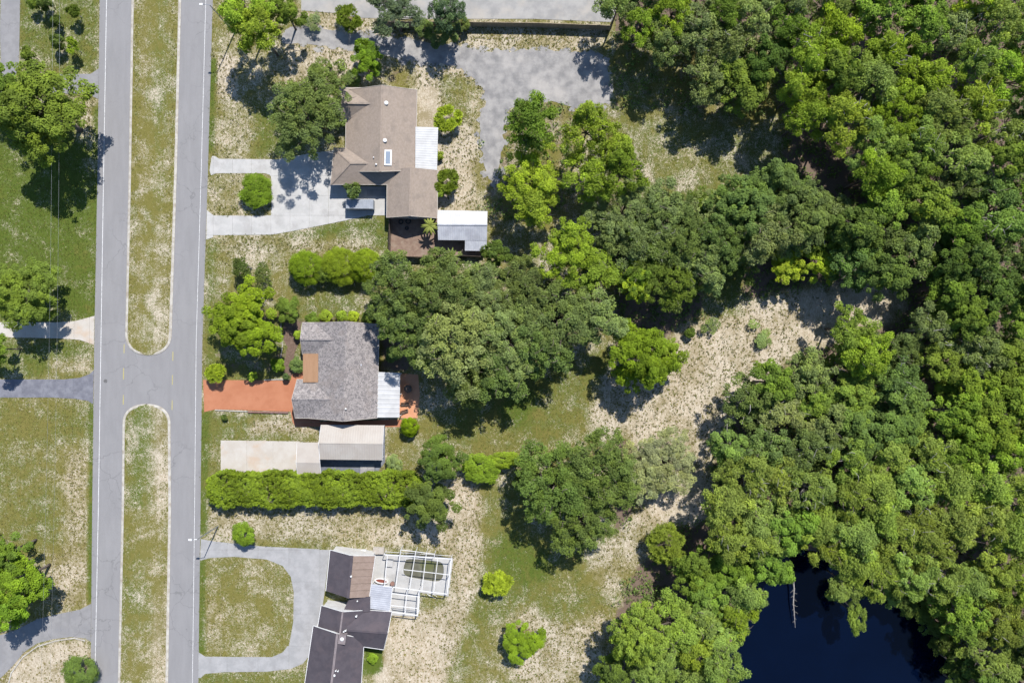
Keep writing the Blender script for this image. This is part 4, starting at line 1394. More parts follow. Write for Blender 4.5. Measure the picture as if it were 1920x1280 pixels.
def make_crown(kind, cls, variant):
    K = KINDS[kind]
    R = CLASS_R[cls]
    rng = np.random.default_rng(abs(hash_int(kind, cls, variant)))
    Hc = R * K['hz'] + (0.8 if cls in ('m', 'l') else 0.0)
    hgt = {'xs': 1.9, 's': 4.0, 'm': 8.5, 'l': 11.0}[cls]
    zc = hgt - Hc * 0.95
    cr = K['cr'] * {'xs': 0.5, 's': 0.72, 'm': 1.0, 'l': 1.15}[cls]
    nC = max(14, int(K['cd'] * math.pi * R * R * {'xs': 2.4, 's': 1.5, 'm': 1.05, 'l': 0.92}[cls]))
    ph = rng.uniform(0, 6.28, 4)
    if kind in ('oak', 'broad', 'pine', 'sparse') and cls != 'xs':
        # boughs first, then the leaf clumps on each bough
        nS = {'s': 7, 'm': 13, 'l': 22}[cls] + int(rng.integers(0, 3)) + (3 if kind == 'pine' else 0)
        kk = np.arange(nS) + 0.5
        zz = 0.96 - (1.06 if kind == 'pine' else 1.34) * kk / nS
        aa = kk * 2.39996 + ph[3]
        ds = np.stack([np.cos(aa) * np.sqrt(1 - zz * zz), np.sin(aa) * np.sqrt(1 - zz * zz), zz], -1)
        ds = norm(ds + rng.normal(0, 0.16, (nS, 3)))
        th = np.arctan2(ds[:, 1], ds[:, 0])
        lobe = 1 + K['lobe'] * 1.2 * (np.sin(2 * th + ph[0]) * 0.6 + np.sin(3 * th + ph[1]) * 0.7)
        rs = R * rng.uniform(0.20, 0.42, nS) * (0.9 if kind == 'pine' else 1.05)
        SC = ds * np.stack([(R - rs * 0.9) * lobe, (R - rs * 0.9) * lobe, np.full(nS, max(Hc - 0.3 * R * 0.5, Hc * 0.55))], -1) * rng.uniform(0.72, 1.0, nS)[:, None]
        SC[:, 2] += rng.normal(0, 0.16 * Hc, nS)
        SC = np.concatenate([SC, np.array([[0, 0, Hc * 0.55]])])
        rs = np.append(rs, R * 0.4)
        w_ = rs ** 2
        own = rng.choice(len(SC), nC, p=w_ / w_.sum())
        d = norm(rng.normal(size=(nC, 3)))
        d[:, 2] = np.where(d[:, 2] < -0.15, -d[:, 2], d[:, 2])
        P = SC[own] + d * (rs[own] * rng.uniform(0.35, 1.0, nC) ** 0.45)[:, None] * np.array([1, 1, 0.62])
        sub_y = rng.normal(0, 0.22, len(SC))[own]
    else:
        d = norm(rng.normal(size=(nC * 3, 3)))
        d = d[d[:, 2] > -0.45][:nC]
        th = np.arctan2(d[:, 1], d[:, 0])
        lobe = 1 + K['lobe'] * (np.sin(2 * th + ph[0]) * 0.6 + np.sin(3 * th + ph[1]) * 0.7 + np.sin(5 * th + ph[2]) * 0.5)
        u = rng.uniform(0.8 if kind == 'clipped' else 0.5, 1.0, len(d)) ** 0.5
        P = d * u[:, None]
        edge = max(R - cr * 0.55, R * 0.6)
        P = P * np.stack([edge * lobe, edge * lobe, np.full(len(d), max(Hc - cr * 0.4, Hc * 0.6))], -1)
        P[:, 2] += rng.normal(0, 0.05 * Hc, len(P))
        sub_y = np.zeros(len(P))
    P[:, 2] += zc
    crs = cr * rng.uniform(0.55, 1.45, len(P))
    lpc = K['lpc']
    idx = np.repeat(np.arange(len(P)), np.maximum(20, (lpc * (crs / cr) ** 2)).astype(int))
    n = len(idx)
    dl = norm(rng.normal(size=(n, 3)))
    dl[:, 2] = np.where(dl[:, 2] < -0.2, -dl[:, 2] * 0.6, dl[:, 2])
    dl = norm(dl)
    rr = rng.uniform(0.25, 1.0, n) ** 0.6
    C = P[idx] + dl * (crs[idx] * rr)[:, None] * np.array([1, 1, 0.72])
    up = np.array([0, 0, 1.0])
    crown_out = norm(P[idx] - np.array([0, 0, zc - Hc]))
    N = norm(dl * K['out'] + up * 0.65 + crown_out * 0.35 + rng.normal(size=(n, 3)) * K['tilt'] * 0.7)
    A = norm(rng.normal(size=(n, 3)))
    if K['rad'] > 0:
        A = norm(dl * K['rad'] + A * (1 - K['rad']) + up * 0.15)
        N = norm(np.cross(np.cross(A, N + 1e-3), A))
    sc = {'xs': 0.72, 's': 0.85, 'm': 1.0, 'l': 1.08}[cls]
    ln = K['ll'] * sc * rng.uniform(0.7, 1.35, n)
    wd = K['lw'] * sc * rng.uniform(0.75, 1.3, n)
    cv = rng.uniform(0, 1, len(P))
    var = np.clip(0.55 * cv[idx] + 0.45 * rng.uniform(0, 1, n), 0, 1)
    cy = np.clip(rng.normal(0.32, 0.34, len(P)) + sub_y, 0, 1)
    yel = np.clip(cy[idx] + rng.normal(0, 0.12, n), 0, 1)
    me = leaf_mesh('crown', C, N, A, ln, wd, var, yel)
    # trunk with limbs that reach into the clumps
    m = MB()
    tr_ = {'xs': 0.05, 's': 0.10, 'm': 0.20, 'l': 0.34}[cls] * (0.8 if kind == 'pine' else 1)
    fork = zc - Hc * 0.25 if kind == 'pine' else max(zc - Hc * 0.85, hgt * 0.22)
    b1, b2 = rng.normal(0, 0.12 * R * 0.3, 2)
    tp = [(0, 0, -0.15), (b1 * 0.3, b2 * 0.3, fork * 0.35), (b1 * 0.8, b2 * 0.8, fork * 0.75), (b1, b2, fork), (b1 * 1.1, b2 * 1.1, zc + Hc * 0.45)]
    m.tube(tp, [tr_ * 1.35, tr_ * 1.0, tr_ * 0.85, tr_ * 0.72, tr_ * 0.18], 9)
    nl = {'xs': 5, 's': 8, 'm': 14, 'l': 24}[cls] if kind != 'clipped' else 6
    if kind == 'sparse':
        nl = int(nl * 1.4)
    pick = rng.choice(len(P), min(nl, len(P)), replace=False)
    for i in pick:
        e = P[i] * 1.0
        zb = fork + (zc + Hc * 0.2 - fork) * rng.uniform(0, 0.9)
        s = np.array([b1 * 0.95, b2 * 0.95, zb])
        mid = s * 0.5 + e * 0.5 + rng.normal(0, 0.06 * R, 3)
        lr = tr_ * rng.uniform(0.25, 0.45)
        ext = 1.0 + (0.10 if kind in ('oak', 'sparse') else 0.0) * rng.uniform(0, 1)
        e2 = s + (e - s) * ext
        m.tube([tuple(s), tuple(mid), tuple(e2)], [lr, lr * 0.65, lr * 0.22], 6)
    if cls in ('m', 'l') and kind in ('oak', 'pine', 'sparse'):
        top = np.where(P[:, 2] > zc)[0]
        for i in rng.choice(top, min(9, len(top)), replace=False):
            c = P[i]
            o = norm(c - np.array([b1, b2, zc - Hc]))
            c = c + o * crs[i] * 0.55
            dr = norm(rng.normal(size=3) * np.array([1, 1, 0.25]) + o * 0.5)
            L = rng.uniform(0.7, 1.5)
            k1 = c + dr * L * 0.5 + rng.normal(0, 0.12, 3)
            s0 = np.array([b1, b2, fork + (zc - fork) * 0.6])
            m.tube([tuple(s0), tuple(c - o * 0.5), tuple(c), tuple(k1), tuple(c + dr * L)], [tr_ * 0.3, 0.06, 0.05, 0.035, 0.015], 5)
    return me, m, hgt


def hash_int(*a):
    h = 17
    for c in '|'.join(map(str, a)):
        h = (h * 131 + ord(c)) % 2147483647
    return h


def tree_proto(kind, cls, v, pale=False):
    key = (kind, cls, v)
    if key not in CACHE:
        me, m, hgt = make_crown(kind, cls, v)
        trunks = []
        for mt in (M[KINDS[kind]['bark']], M['bark_pale']):
            t = m.build('trunk', mt, None, True)
            trunks.append(t.data)
            bpy.data.objects.remove(t)
        CACHE[key] = (me, trunks, hgt)
    me, trunks, hgt = CACHE[key]
    return me, trunks[1 if pale else 0], hgt


def plant(name, cat, px, py, r, hgt, kind, tint, label, group=None, seed=None, cls=None, stretch=(1, 1), pale=False):
    """r is the crown's radius in map units as seen; the crown is seen at about 0.75 of its height"""
    s = hash_int(name, px, py) if seed is None else seed
    q = random.Random(s)
    zc = hgt * 0.72
    x, y, _ = G(px, py, zc)
    Rw = r / 10.0 * (1 - zc / H)
    if cls is None:
        cls = min(CLASS_R, key=lambda c: abs(math.log(CLASS_R[c] / Rw)))
    nv = {'xs': 3, 's': 3, 'm': 4, 'l': 3}[cls]
    me, tme, ph = tree_proto(kind, cls, q.randrange(nv), pale)
    k = Rw / CLASS_R[cls]
    if cls != 'xs' and kind in ('oak', 'broad', 'pine', 'sparse'):
        k *= 1.09
    root = root_at(name, x, y, 0)
    root.rotation_euler.z = q.uniform(0, 6.28) if stretch == (1, 1) else 0
    root.scale = (k * stretch[0], k * stretch[1], hgt / ph)
    tag(root, label, cat, group)
    b_ = q.uniform(0.96, 1.2)
    j = [b_ * q.uniform(0.96, 1.05) for _ in range(3)]
    for nm, d in (('trunk', tme), ('crown', me)):
        o = bpy.data.objects.new(nm, d)
        COL.objects.link(o)
        o.parent = root
        o.color = (tint[0] * j[0], tint[1] * j[1], tint[2] * j[2], 1)
    return root


LIME = (0.180, 0.245, 0.030)
YEL = (0.205, 0.258, 0.026)
PINE = (0.158, 0.212, 0.050)
GREEN = (0.103, 0.148, 0.026)
BRIGHT = (0.112, 0.178, 0.020)
DARK = (0.068, 0.098, 0.024)
OAK = (0.104, 0.140, 0.043)
SAGE = (0.136, 0.172, 0.062)
PALE = (0.21, 0.240, 0.120)

T = 'tree'
B = 'bush'
# name, category, x, y, radius, height, kind, tint, label
PLANTS = [
    # west side of the road
    ('broad_tree', T, 72, 205, 88, 11, 'broad', GREEN, 'largest dark green tree left of the road, on the lawn under the cables'),
    ('broad_tree', T, 20, 165, 48, 9, 'broad', GREEN, 'green tree at the left edge behind the largest lawn tree'),
    ('broad_tree', T, 46, 552, 60, 8, 'broad', GREEN, 'rounded green tree on the left lawn shading the cream driveway'),
    ('broad_tree', T, -6, 655, 26, 6, 'broad', GREEN, 'tree cut by the left edge just below the cream driveway'),
    ('broad_tree', T, 38, 1085, 50, 9, 'broad', BRIGHT, 'bright green tree on the lower left lawn, nearest the road of its clump'),
    ('broad_tree', T, 12, 1035, 40, 8, 'broad', GREEN, 'green tree at the left edge, northernmost of the lower left clump'),
    ('broad_tree', T, 14, 1135, 44, 8, 'broad', BRIGHT, 'bright tree at the left edge, southernmost of the lower left clump'),
    ('leafy_shrub', B, 147, 1262, 32, 2.6, 'bush', (0.100, 0.143, 0.036), 'feathery green shrub in the curved sandy bed at lower left'),
    ('young_tree', T, 106, 38, 10, 2.6, 'bush', DARK, 'small dark sapling in the top left lawn, upper one under the cable'),
    ('young_tree', T, 106, 76, 13, 2.8, 'bush', DARK, 'small dark sapling in the top left lawn, lower one under the cable'),
    ('young_tree', T, 139, 22, 12, 2.6, 'sparse', GREEN, 'thin light green sapling near the road at the top left'),
    ('young_tree', T, 137, 88, 13, 2.8, 'sparse', LIME, 'thin yellowish sapling above the short grey driveway at top left'),
    ('young_tree', T, 62, 6, 11, 2.4, 'bush', GREEN, 'small shrub at the top edge beside the grey lane'),
    ('young_tree', T, 84, 2, 14, 3.0, 'bush', DARK, 'dark shrub cut by the top edge in the top left lawn'),
    ('young_tree', T, 52, 100, 13, 2.4, 'bush', GREEN, 'low green shrub between the grey lane and the largest lawn tree'),
    # north plot
    ('lime_tree', T, 462, 20, 44, 11, 'pine', LIME, 'lime green tree at the top edge beside the street lamp'),
    ('lime_tree', T, 486, 62, 42, 10, 'pine', LIME, 'lime green tree just south of another one near the street lamp'),
    ('broad_tree', T, 530, 20, 34, 8, 'broad', GREEN, 'mid green tree at the top edge, east of the lime green pair'),
    ('live_oak', T, 578, 215, 74, 9, 'oak', OAK, 'big grey-green oak overhanging the tan roof and the driveway'),
    ('live_oak', T, 615, 160, 44, 8, 'oak', OAK, 'smaller grey-green oak touching the north-west corner of the tan roof'),
    ('young_tree', T, 688, 112, 30, 5, 'broad', BRIGHT, 'vivid green young tree between the gravel track and the tan roof'),
    ('young_tree', T, 678, 88, 16, 4, 'bush', BRIGHT, 'small vivid green tree right at the gravel track edge'),
    ('leafy_shrub', B, 660, 148, 16, 2.2, 'bush', OAK, 'dull green shrub between the big oak and the vivid green young tree'),
    ('leafy_shrub', B, 655, 33, 24, 3.0, 'spiky', (0.123, 0.166, 0.024), 'yellowish spiky shrub beside the gravel track at the top'),
    ('olive_tree', T, 742, 26, 50, 6.5, 'oak', (0.091, 0.127, 0.071), 'wide silvery green tree growing through the board fence, left one'),
    ('olive_tree', T, 836, 24, 38, 6.5, 'oak', (0.084, 0.120, 0.062), 'narrower silvery green tree growing by the board fence, right one'),
    ('leafy_shrub', B, 832, 66, 24, 3.6, 'broad', (0.088, 0.127, 0.042), 'dark green shrub at the gravel track below the silvery trees'),
    ('leafy_shrub', B, 862, 42, 17, 2.6, 'bush', OAK, 'low dull shrub at the fence right of the silvery trees'),
    ('leafy_shrub', B, 795, 52, 18, 2.2, 'bush', OAK, 'low dull shrub at the fence between the two silvery trees'),
    ('leafy_shrub', B, 590, 42, 20, 1.4, 'sparse', (0.129, 0.166, 0.071), 'dry straw coloured shrub left of the yellowish spiky shrub'),
    ('leafy_shrub', B, 839, 222, 24, 3.2, 'spiky', YEL, 'rounded yellow-green shrub behind the white patio roof'),
    ('leafy_shrub', B, 838, 340, 22, 2.8, 'spiky', (0.128, 0.177, 0.024), 'leafy green shrub against the east wall of the tan-roofed house'),
    ('leafy_shrub', B, 827, 356, 13, 2.2, 'bush', LIME, 'small lime shrub touching the tan roof edge'),
    ('leafy_shrub', B, 824, 290, 8, 1.4, 'bush', LIME, 'tiny bright shrub at the corner of the white patio roof'),
    ('round_bush', B, 479, 357, 31, 2.8, 'bush', BRIGHT, 'round bright bush on the small lawn inside the looped driveway'),
    ('young_tree', T, 662, 357, 15, 3.2, 'sparse', (0.138, 0.177, 0.060), 'small pale tree in front of the garage wing beside the trailer'),
    # back of the north plot
    ('slash_pine', T, 995, 232, 52, 11, 'pine', GREEN, 'green pine at the south edge of the gravel lot, northernmost of three'),
    ('slash_pine', T, 998, 335, 58, 10, 'pine', (0.183, 0.253, 0.028), 'lime pine east of the gravel drive, middle of three'),
    ('slash_pine', T, 1005, 385, 42, 9, 'pine', LIME, 'lime pine east of the metal shed, southernmost of three'),
    ('slash_pine', T, 1100, 250, 46, 12, 'pine', LIME, 'lime pine behind the gravel lot, upper of two side by side'),
    ('slash_pine', T, 1140, 275, 42, 12, 'pine', LIME, 'lime pine right of the upper lime pine behind the gravel lot'),
    ('slash_pine', T, 1108, 330, 52, 11, 'pine', LIME, 'lime pine standing over brown needle litter beside the lower clearing'),
    ('slash_pine', T, 1165, 330, 44, 11, 'pine', (0.140, 0.200, 0.024), 'deeper green pine at the left end of the middle thicket'),
    ('broad_tree', T, 928, 480, 26, 5, 'broad', DARK, 'dark low tree at the corner of the board fence behind the shed'),
    # front of the middle plot
    ('round_bush', B, 571, 500, 31, 4.0, 'clipped', (0.132, 0.180, 0.016), 'leftmost of three clipped lime bushes in a row'),
    ('round_bush', B, 636, 497, 34, 4.0, 'clipped', (0.132, 0.180, 0.016), 'middle of three clipped lime bushes in a row'),
    ('round_bush', B, 684, 497, 30, 4.0, 'clipped', (0.132, 0.180, 0.016), 'rightmost of three clipped lime bushes in a row'),
    ('leafy_shrub', B, 606, 512, 18, 3.0, 'bush', GREEN, 'small green bush squeezed between the clipped lime bushes'),
    ('leafy_shrub', B, 462, 500, 25, 3.0, 'sparse', DARK, 'dark scrubby bush near the road below the looped driveway'),
    ('leafy_shrub', B, 497, 524, 22, 3.0, 'sparse', OAK, 'scrubby grey-green bush beside the clipped lime bushes'),
    ('broad_tree', T, 470, 580, 46, 7, 'broad', (0.140, 0.194, 0.017), 'yellowish green tree north of the red driveway, upper one'),
    ('broad_tree', T, 440, 605, 46, 7, 'broad', (0.127, 0.183, 0.017), 'green tree nearest the road above the red driveway'),
    ('broad_tree', T, 480, 632, 42, 6.5, 'broad', (0.127, 0.183, 0.017), 'green tree north of the red driveway, lower one'),
    ('leafy_shrub', B, 543, 580, 24, 3.2, 'broad', GREEN, 'green shrub at the top of the mulch path'),
    ('leafy_shrub', B, 404, 700, 18, 3.0, 'spiky', YEL, 'yellow-green spiky shrub at the road corner of the red driveway'),
    ('leafy_shrub', B, 474, 707, 9, 1.6, 'bush', LIME, 'tiny lime shrub along the north side of the red driveway'),
    ('leafy_shrub', B, 520, 682, 13, 1.8, 'bush', BRIGHT, 'small bright shrub left of the mulch path'),
    ('leafy_shrub', B, 554, 683, 14, 1.8, 'bush', (0.097, 0.139, 0.047), 'dull green shrub between the mulch path and the grey-roofed house'),
    ('leafy_shrub', B, 559, 628, 8, 1.4, 'bush', LIME, 'narrow lime shrub at the front wall of the grey-roofed house'),
    ('leafy_shrub', B, 584, 596, 12, 1.8, 'bush', GREEN, 'green shrub behind the grey roof, leftmost of the row'),
    ('leafy_shrub', B, 612, 594, 12, 1.8, 'bush', LIME, 'lime shrub behind the grey roof, second of the row'),
    ('leafy_shrub', B, 642, 592, 11, 1.8, 'bush', LIME, 'lime shrub behind the grey roof, third of the row'),
    ('leafy_shrub', B, 664, 594, 11, 1.8, 'bush', YEL, 'yellowish shrub behind the grey roof, fourth of the row'),
    ('leafy_shrub', B, 690, 597, 12, 1.8, 'bush', GREEN, 'green shrub behind the grey roof, rightmost of the row'),
    ('leafy_shrub', B, 717, 612, 14, 2.2, 'bush', GREEN, 'green shrub at the north-east corner of the grey roof'),
    ('leafy_shrub', B, 735, 665, 13, 1.2, 'sparse', OAK, 'scraggly dull shrub between the grey roof and the oak grove'),
    ('leafy_shrub', B, 421, 782, 6, 0.8, 'bush', DARK, 'tiny dark plant on the lawn south of the red driveway'),
    # oak grove behind the grey-roofed house
    ('live_oak', T, 742, 540, 60, 9, 'oak', OAK, 'grey-green oak at the west end of the grove behind the grey roof'),
    ('live_oak', T, 822, 545, 70, 9.5, 'oak', OAK, 'grey-green oak of the grove just below the dirt yard fence'),
    ('live_oak', T, 905, 560, 66, 9.5, 'oak', SAGE, 'grey-green oak of the grove below the metal shed'),
    ('live_oak', T, 775, 620, 62, 9, 'oak', OAK, 'grey-green oak of the grove closest to the grey roof'),
    ('live_oak', T, 855, 640, 84, 10, 'oak', SAGE, 'broad sage oak in the middle of the grove'),
    ('live_oak', T, 880, 715, 54, 8.5, 'oak', OAK, 'grey-green oak of the grove that overhangs the orange patio lawn'),
    ('live_oak', T, 955, 640, 70, 10, 'oak', SAGE, 'sage oak in the grove right of its middle'),
    ('live_oak', T, 942, 705, 52, 8.5, 'oak', OAK, 'southernmost grey-green oak of the grove above the olive lawn'),
    ('live_oak', T, 985, 550, 60, 9.5, 'oak', OAK, 'grey-green oak of the grove right of the shed'),
    ('live_oak', T, 1045, 600, 76, 10, 'oak', OAK, 'grey-green oak at the right side of the grove'),
    ('live_oak', T, 1015, 655, 52, 9, 'oak', OAK, 'grey-green oak at the lower right of the grove'),
    ('live_oak', T, 1118, 600, 50, 9, 'oak', SAGE, 'sage oak at the east end of the grove beside the shaded sand'),
    ('broad_tree', T, 1065, 470, 56, 10, 'pine', LIME, 'bright lime tree standing above the oak grove right of the shed'),
    ('broad_tree', T, 1105, 510, 50, 9, 'pine', (0.128, 0.183, 0.024), 'lime tree on the right shoulder of the oak grove'),
    # middle thicket
    ('live_oak', T, 1165, 400, 62, 9, 'oak', SAGE, 'sage oak at the left of the middle thicket'),
    ('live_oak', T, 1245, 398, 54, 8, 'oak', SAGE, 'sage oak in the upper middle thicket below the grassy clearing'),
    ('live_oak', T, 1325, 402, 52, 8.5, 'oak', SAGE, 'sage oak right of centre in the upper middle thicket'),
    ('live_oak', T, 1200, 465, 60, 9, 'sparse', SAGE, 'thin sage tree with bare twigs in the middle thicket'),
    ('live_oak', T, 1275, 450, 64, 9, 'oak', OAK, 'grey-green oak at the heart of the middle thicket'),
    ('live_oak', T, 1350, 450, 58, 9.5, 'oak', OAK, 'grey-green oak in the lower right of the middle thicket'),
    ('live_oak', T, 1400, 385, 62, 10, 'broad', (0.093, 0.133, 0.036), 'dense green tree at the right of the middle thicket'),
    ('live_oak', T, 1462, 352, 58, 10, 'broad', (0.100, 0.143, 0.042), 'large rounded green tree at the dark gap, upper one'),
    ('live_oak', T, 1500, 405, 62, 11, 'broad', (0.097, 0.139, 0.042), 'large rounded green tree at the dark gap, lower one'),
    ('live_oak', T, 1430, 440, 54, 10, 'oak', SAGE, 'sage oak below the rounded green trees of the middle thicket'),
    ('broad_tree', T, 1195, 530, 36, 7, 'broad', YEL, 'small yellow-green tree at the south edge of the middle thicket'),
    ('live_oak', T, 1255, 530, 56, 8.5, 'oak', GREEN, 'green tree at the south edge of the middle thicket above shaded sand'),
    ('live_oak', T, 1310, 505, 44, 8.5, 'oak', SAGE, 'sage tree beside the small mown grass patch'),
    ('broad_tree', T, 1480, 500, 34, 6, 'broad', YEL, 'yellow-green tree above the shaded sand, left of two'),
    ('broad_tree', T, 1535, 497, 34, 6, 'broad', YEL, 'yellow-green tree above the shaded sand, right of two'),
    ('live_oak', T, 1400, 505, 24, 5, 'sparse', OAK, 'thin small tree right of the mown grass patch'),
    # sandy clearing
    ('cone_tree', T, 1203, 672, 64, 9, 'broad', (0.127, 0.183, 0.017), 'bright green rounded tree alone in the sandy clearing'),
    ('cone_tree', T, 1250, 668, 36, 6, 'broad', (0.140, 0.200, 0.024), 'lighter tree joined to the lone tree in the sandy clearing'),
    ('round_bush', B, 1295, 624, 10, 1.6, 'bush', (0.085, 0.121, 0.024), 'small dark round bush in the upper sandy clearing'),
    ('leafy_shrub', B, 1335, 612, 18, 1.4, 'sparse', SAGE, 'wispy grey shrub in the upper sandy clearing'),
    ('leafy_shrub', B, 1425, 632, 22, 1.2, 'sparse', SAGE, 'low wispy shrub spread on the bright sand'),
    ('slash_pine', T, 1590, 615, 44, 10, 'pine', (0.134, 0.188, 0.030), 'green pine standing alone at the right end of the sandy clearing'),
    ('slash_pine', T, 1620, 665, 46, 10, 'pine', LIME, 'lime pine just below the lone pine of the sandy clearing'),
    ('live_oak', T, 1040, 905, 78, 9.5, 'oak', (0.097, 0.139, 0.036), 'big olive green oak south of the lawn, left half of its crown mass'),
    ('live_oak', T, 1120, 880, 76, 9.5, 'oak', (0.097, 0.139, 0.036), 'big olive green oak south of the lawn, right half of its crown mass'),
    ('live_oak', T, 1090, 970, 66, 9, 'oak', (0.093, 0.133, 0.036), 'olive green oak at the south side of the big crown mass'),
    ('live_oak', T, 990, 890, 32, 6, 'oak', DARK, 'dark small oak at the west side of the big crown mass'),
    ('grey_tree', T, 1245, 862, 62, 6.0, 'oak', PALE, 'pale grey-green wispy tree right of the big olive oak'),
    ('grey_tree', T, 1210, 900, 40, 5.0, 'oak', PALE, 'wispy grey tree between the big olive oak and the bright sand'),
    # south plots
    ('clipped_bush', B, 767, 801, 16.5, 3.0, 'clipped', (0.131, 0.188, 0.010), 'clipped round topiary bush south of the white patio roof'),
    ('leafy_shrub', B, 740, 868, 16, 2.2, 'bush', SAGE, 'grey-green shrub right of the cream carport'),
    ('broad_tree', T, 826, 862, 42, 7, 'broad', DARK, 'dense dark green tree at the east end of the hedge, upper one'),
    ('broad_tree', T, 802, 945, 46, 7, 'broad', DARK, 'dense dark green tree at the east end of the hedge, lower one'),
    ('round_bush', B, 454, 1003, 22, 3.0, 'bush', BRIGHT, 'round bright bush beside the curved grey driveway'),
    ('round_bush', B, 931, 1095, 25, 3.2, 'spiky', YEL, 'yellow-green round bush on the lawn east of the pool'),
    ('round_bush', B, 978, 1200, 38, 4.2, 'broad', (0.131, 0.188, 0.017), 'green round tree on sand at the bottom, below the yellow-green round bush'),
    ('leafy_shrub', B, 700, 1235, 10, 0.8, 'bush', BRIGHT, 'low green plants in the corner of the dark-roofed house'),
    # pond rim
    ('bank_shrub', B, 1668, 1108, 30, 4.5, 'broad', PINE, 'low tree on the pond rim, first of the row on its right shore'),
    ('bank_shrub', B, 1708, 1128, 30, 4.5, 'broad', DARK, 'low tree on the pond rim, second of the row on its right shore'),
    ('bank_shrub', B, 1742, 1160, 32, 4.5, 'broad', DARK, 'low tree on the pond rim, third of the row on its right shore'),
    ('bank_shrub', B, 1770, 1200, 32, 4.5, 'oak', DARK, 'low tree on the pond rim, fourth of the row on its right shore'),
    ('bank_shrub', B, 1788, 1243, 32, 4.5, 'oak', DARK, 'low tree on the pond rim, fifth of the row on its right shore'),
    ('bank_shrub', B, 1798, 1285, 32, 4.5, 'broad', DARK, 'low tree on the pond rim at the bottom edge, last of its row'),
    # west of the pond
    ('cabbage_palm_clump', T, 1250, 1022, 36, 5, 'spiky', (0.150, 0.190, 0.030), 'yellow-green feathery tree left of the pond forest'),
    ('slash_pine', T, 1195, 1190, 56, 10, 'pine', (0.155, 0.205, 0.036), 'lime pine at the bottom left of the pond, left one'),
    ('slash_pine', T, 1255, 1165, 50, 10, 'pine', (0.155, 0.205, 0.036), 'lime pine at the bottom left of the pond, right one'),
    ('slash_pine', T, 1225, 1235, 56, 9, 'pine', PINE, 'olive pine at the bottom edge left of the pond'),
    ('slash_pine', T, 1150, 1255, 40, 7, 'broad', DARK, 'dark tree at the bottom edge beside the pale sand'),
]
for p in PLANTS:
    q = list(p)
    q[5] *= (1.18 if p[1] == T else 1.1) * random.Random(hash_int(p[8])).uniform(0.86, 1.16)
    q[4] *= 1.06
    if p[6] == 'pine' or p[7] is SAGE:
        q[7] = tuple(c * 1.14 for c in p[7])
    plant(*q)

plant('leafy_shrub', B, 902, 880, 30, 3.2, 'bush', (0.105, 0.165, 0.018), 'wide bright bush between the dark hedge trees and the big olive oak', stretch=(1.25, 0.95))
plant('leafy_shrub', B, 945, 864, 26, 2.6, 'bush', (0.140, 0.200, 0.022), 'flat lime bush touching the big olive oak on its left side', stretch=(1.3, 0.7))

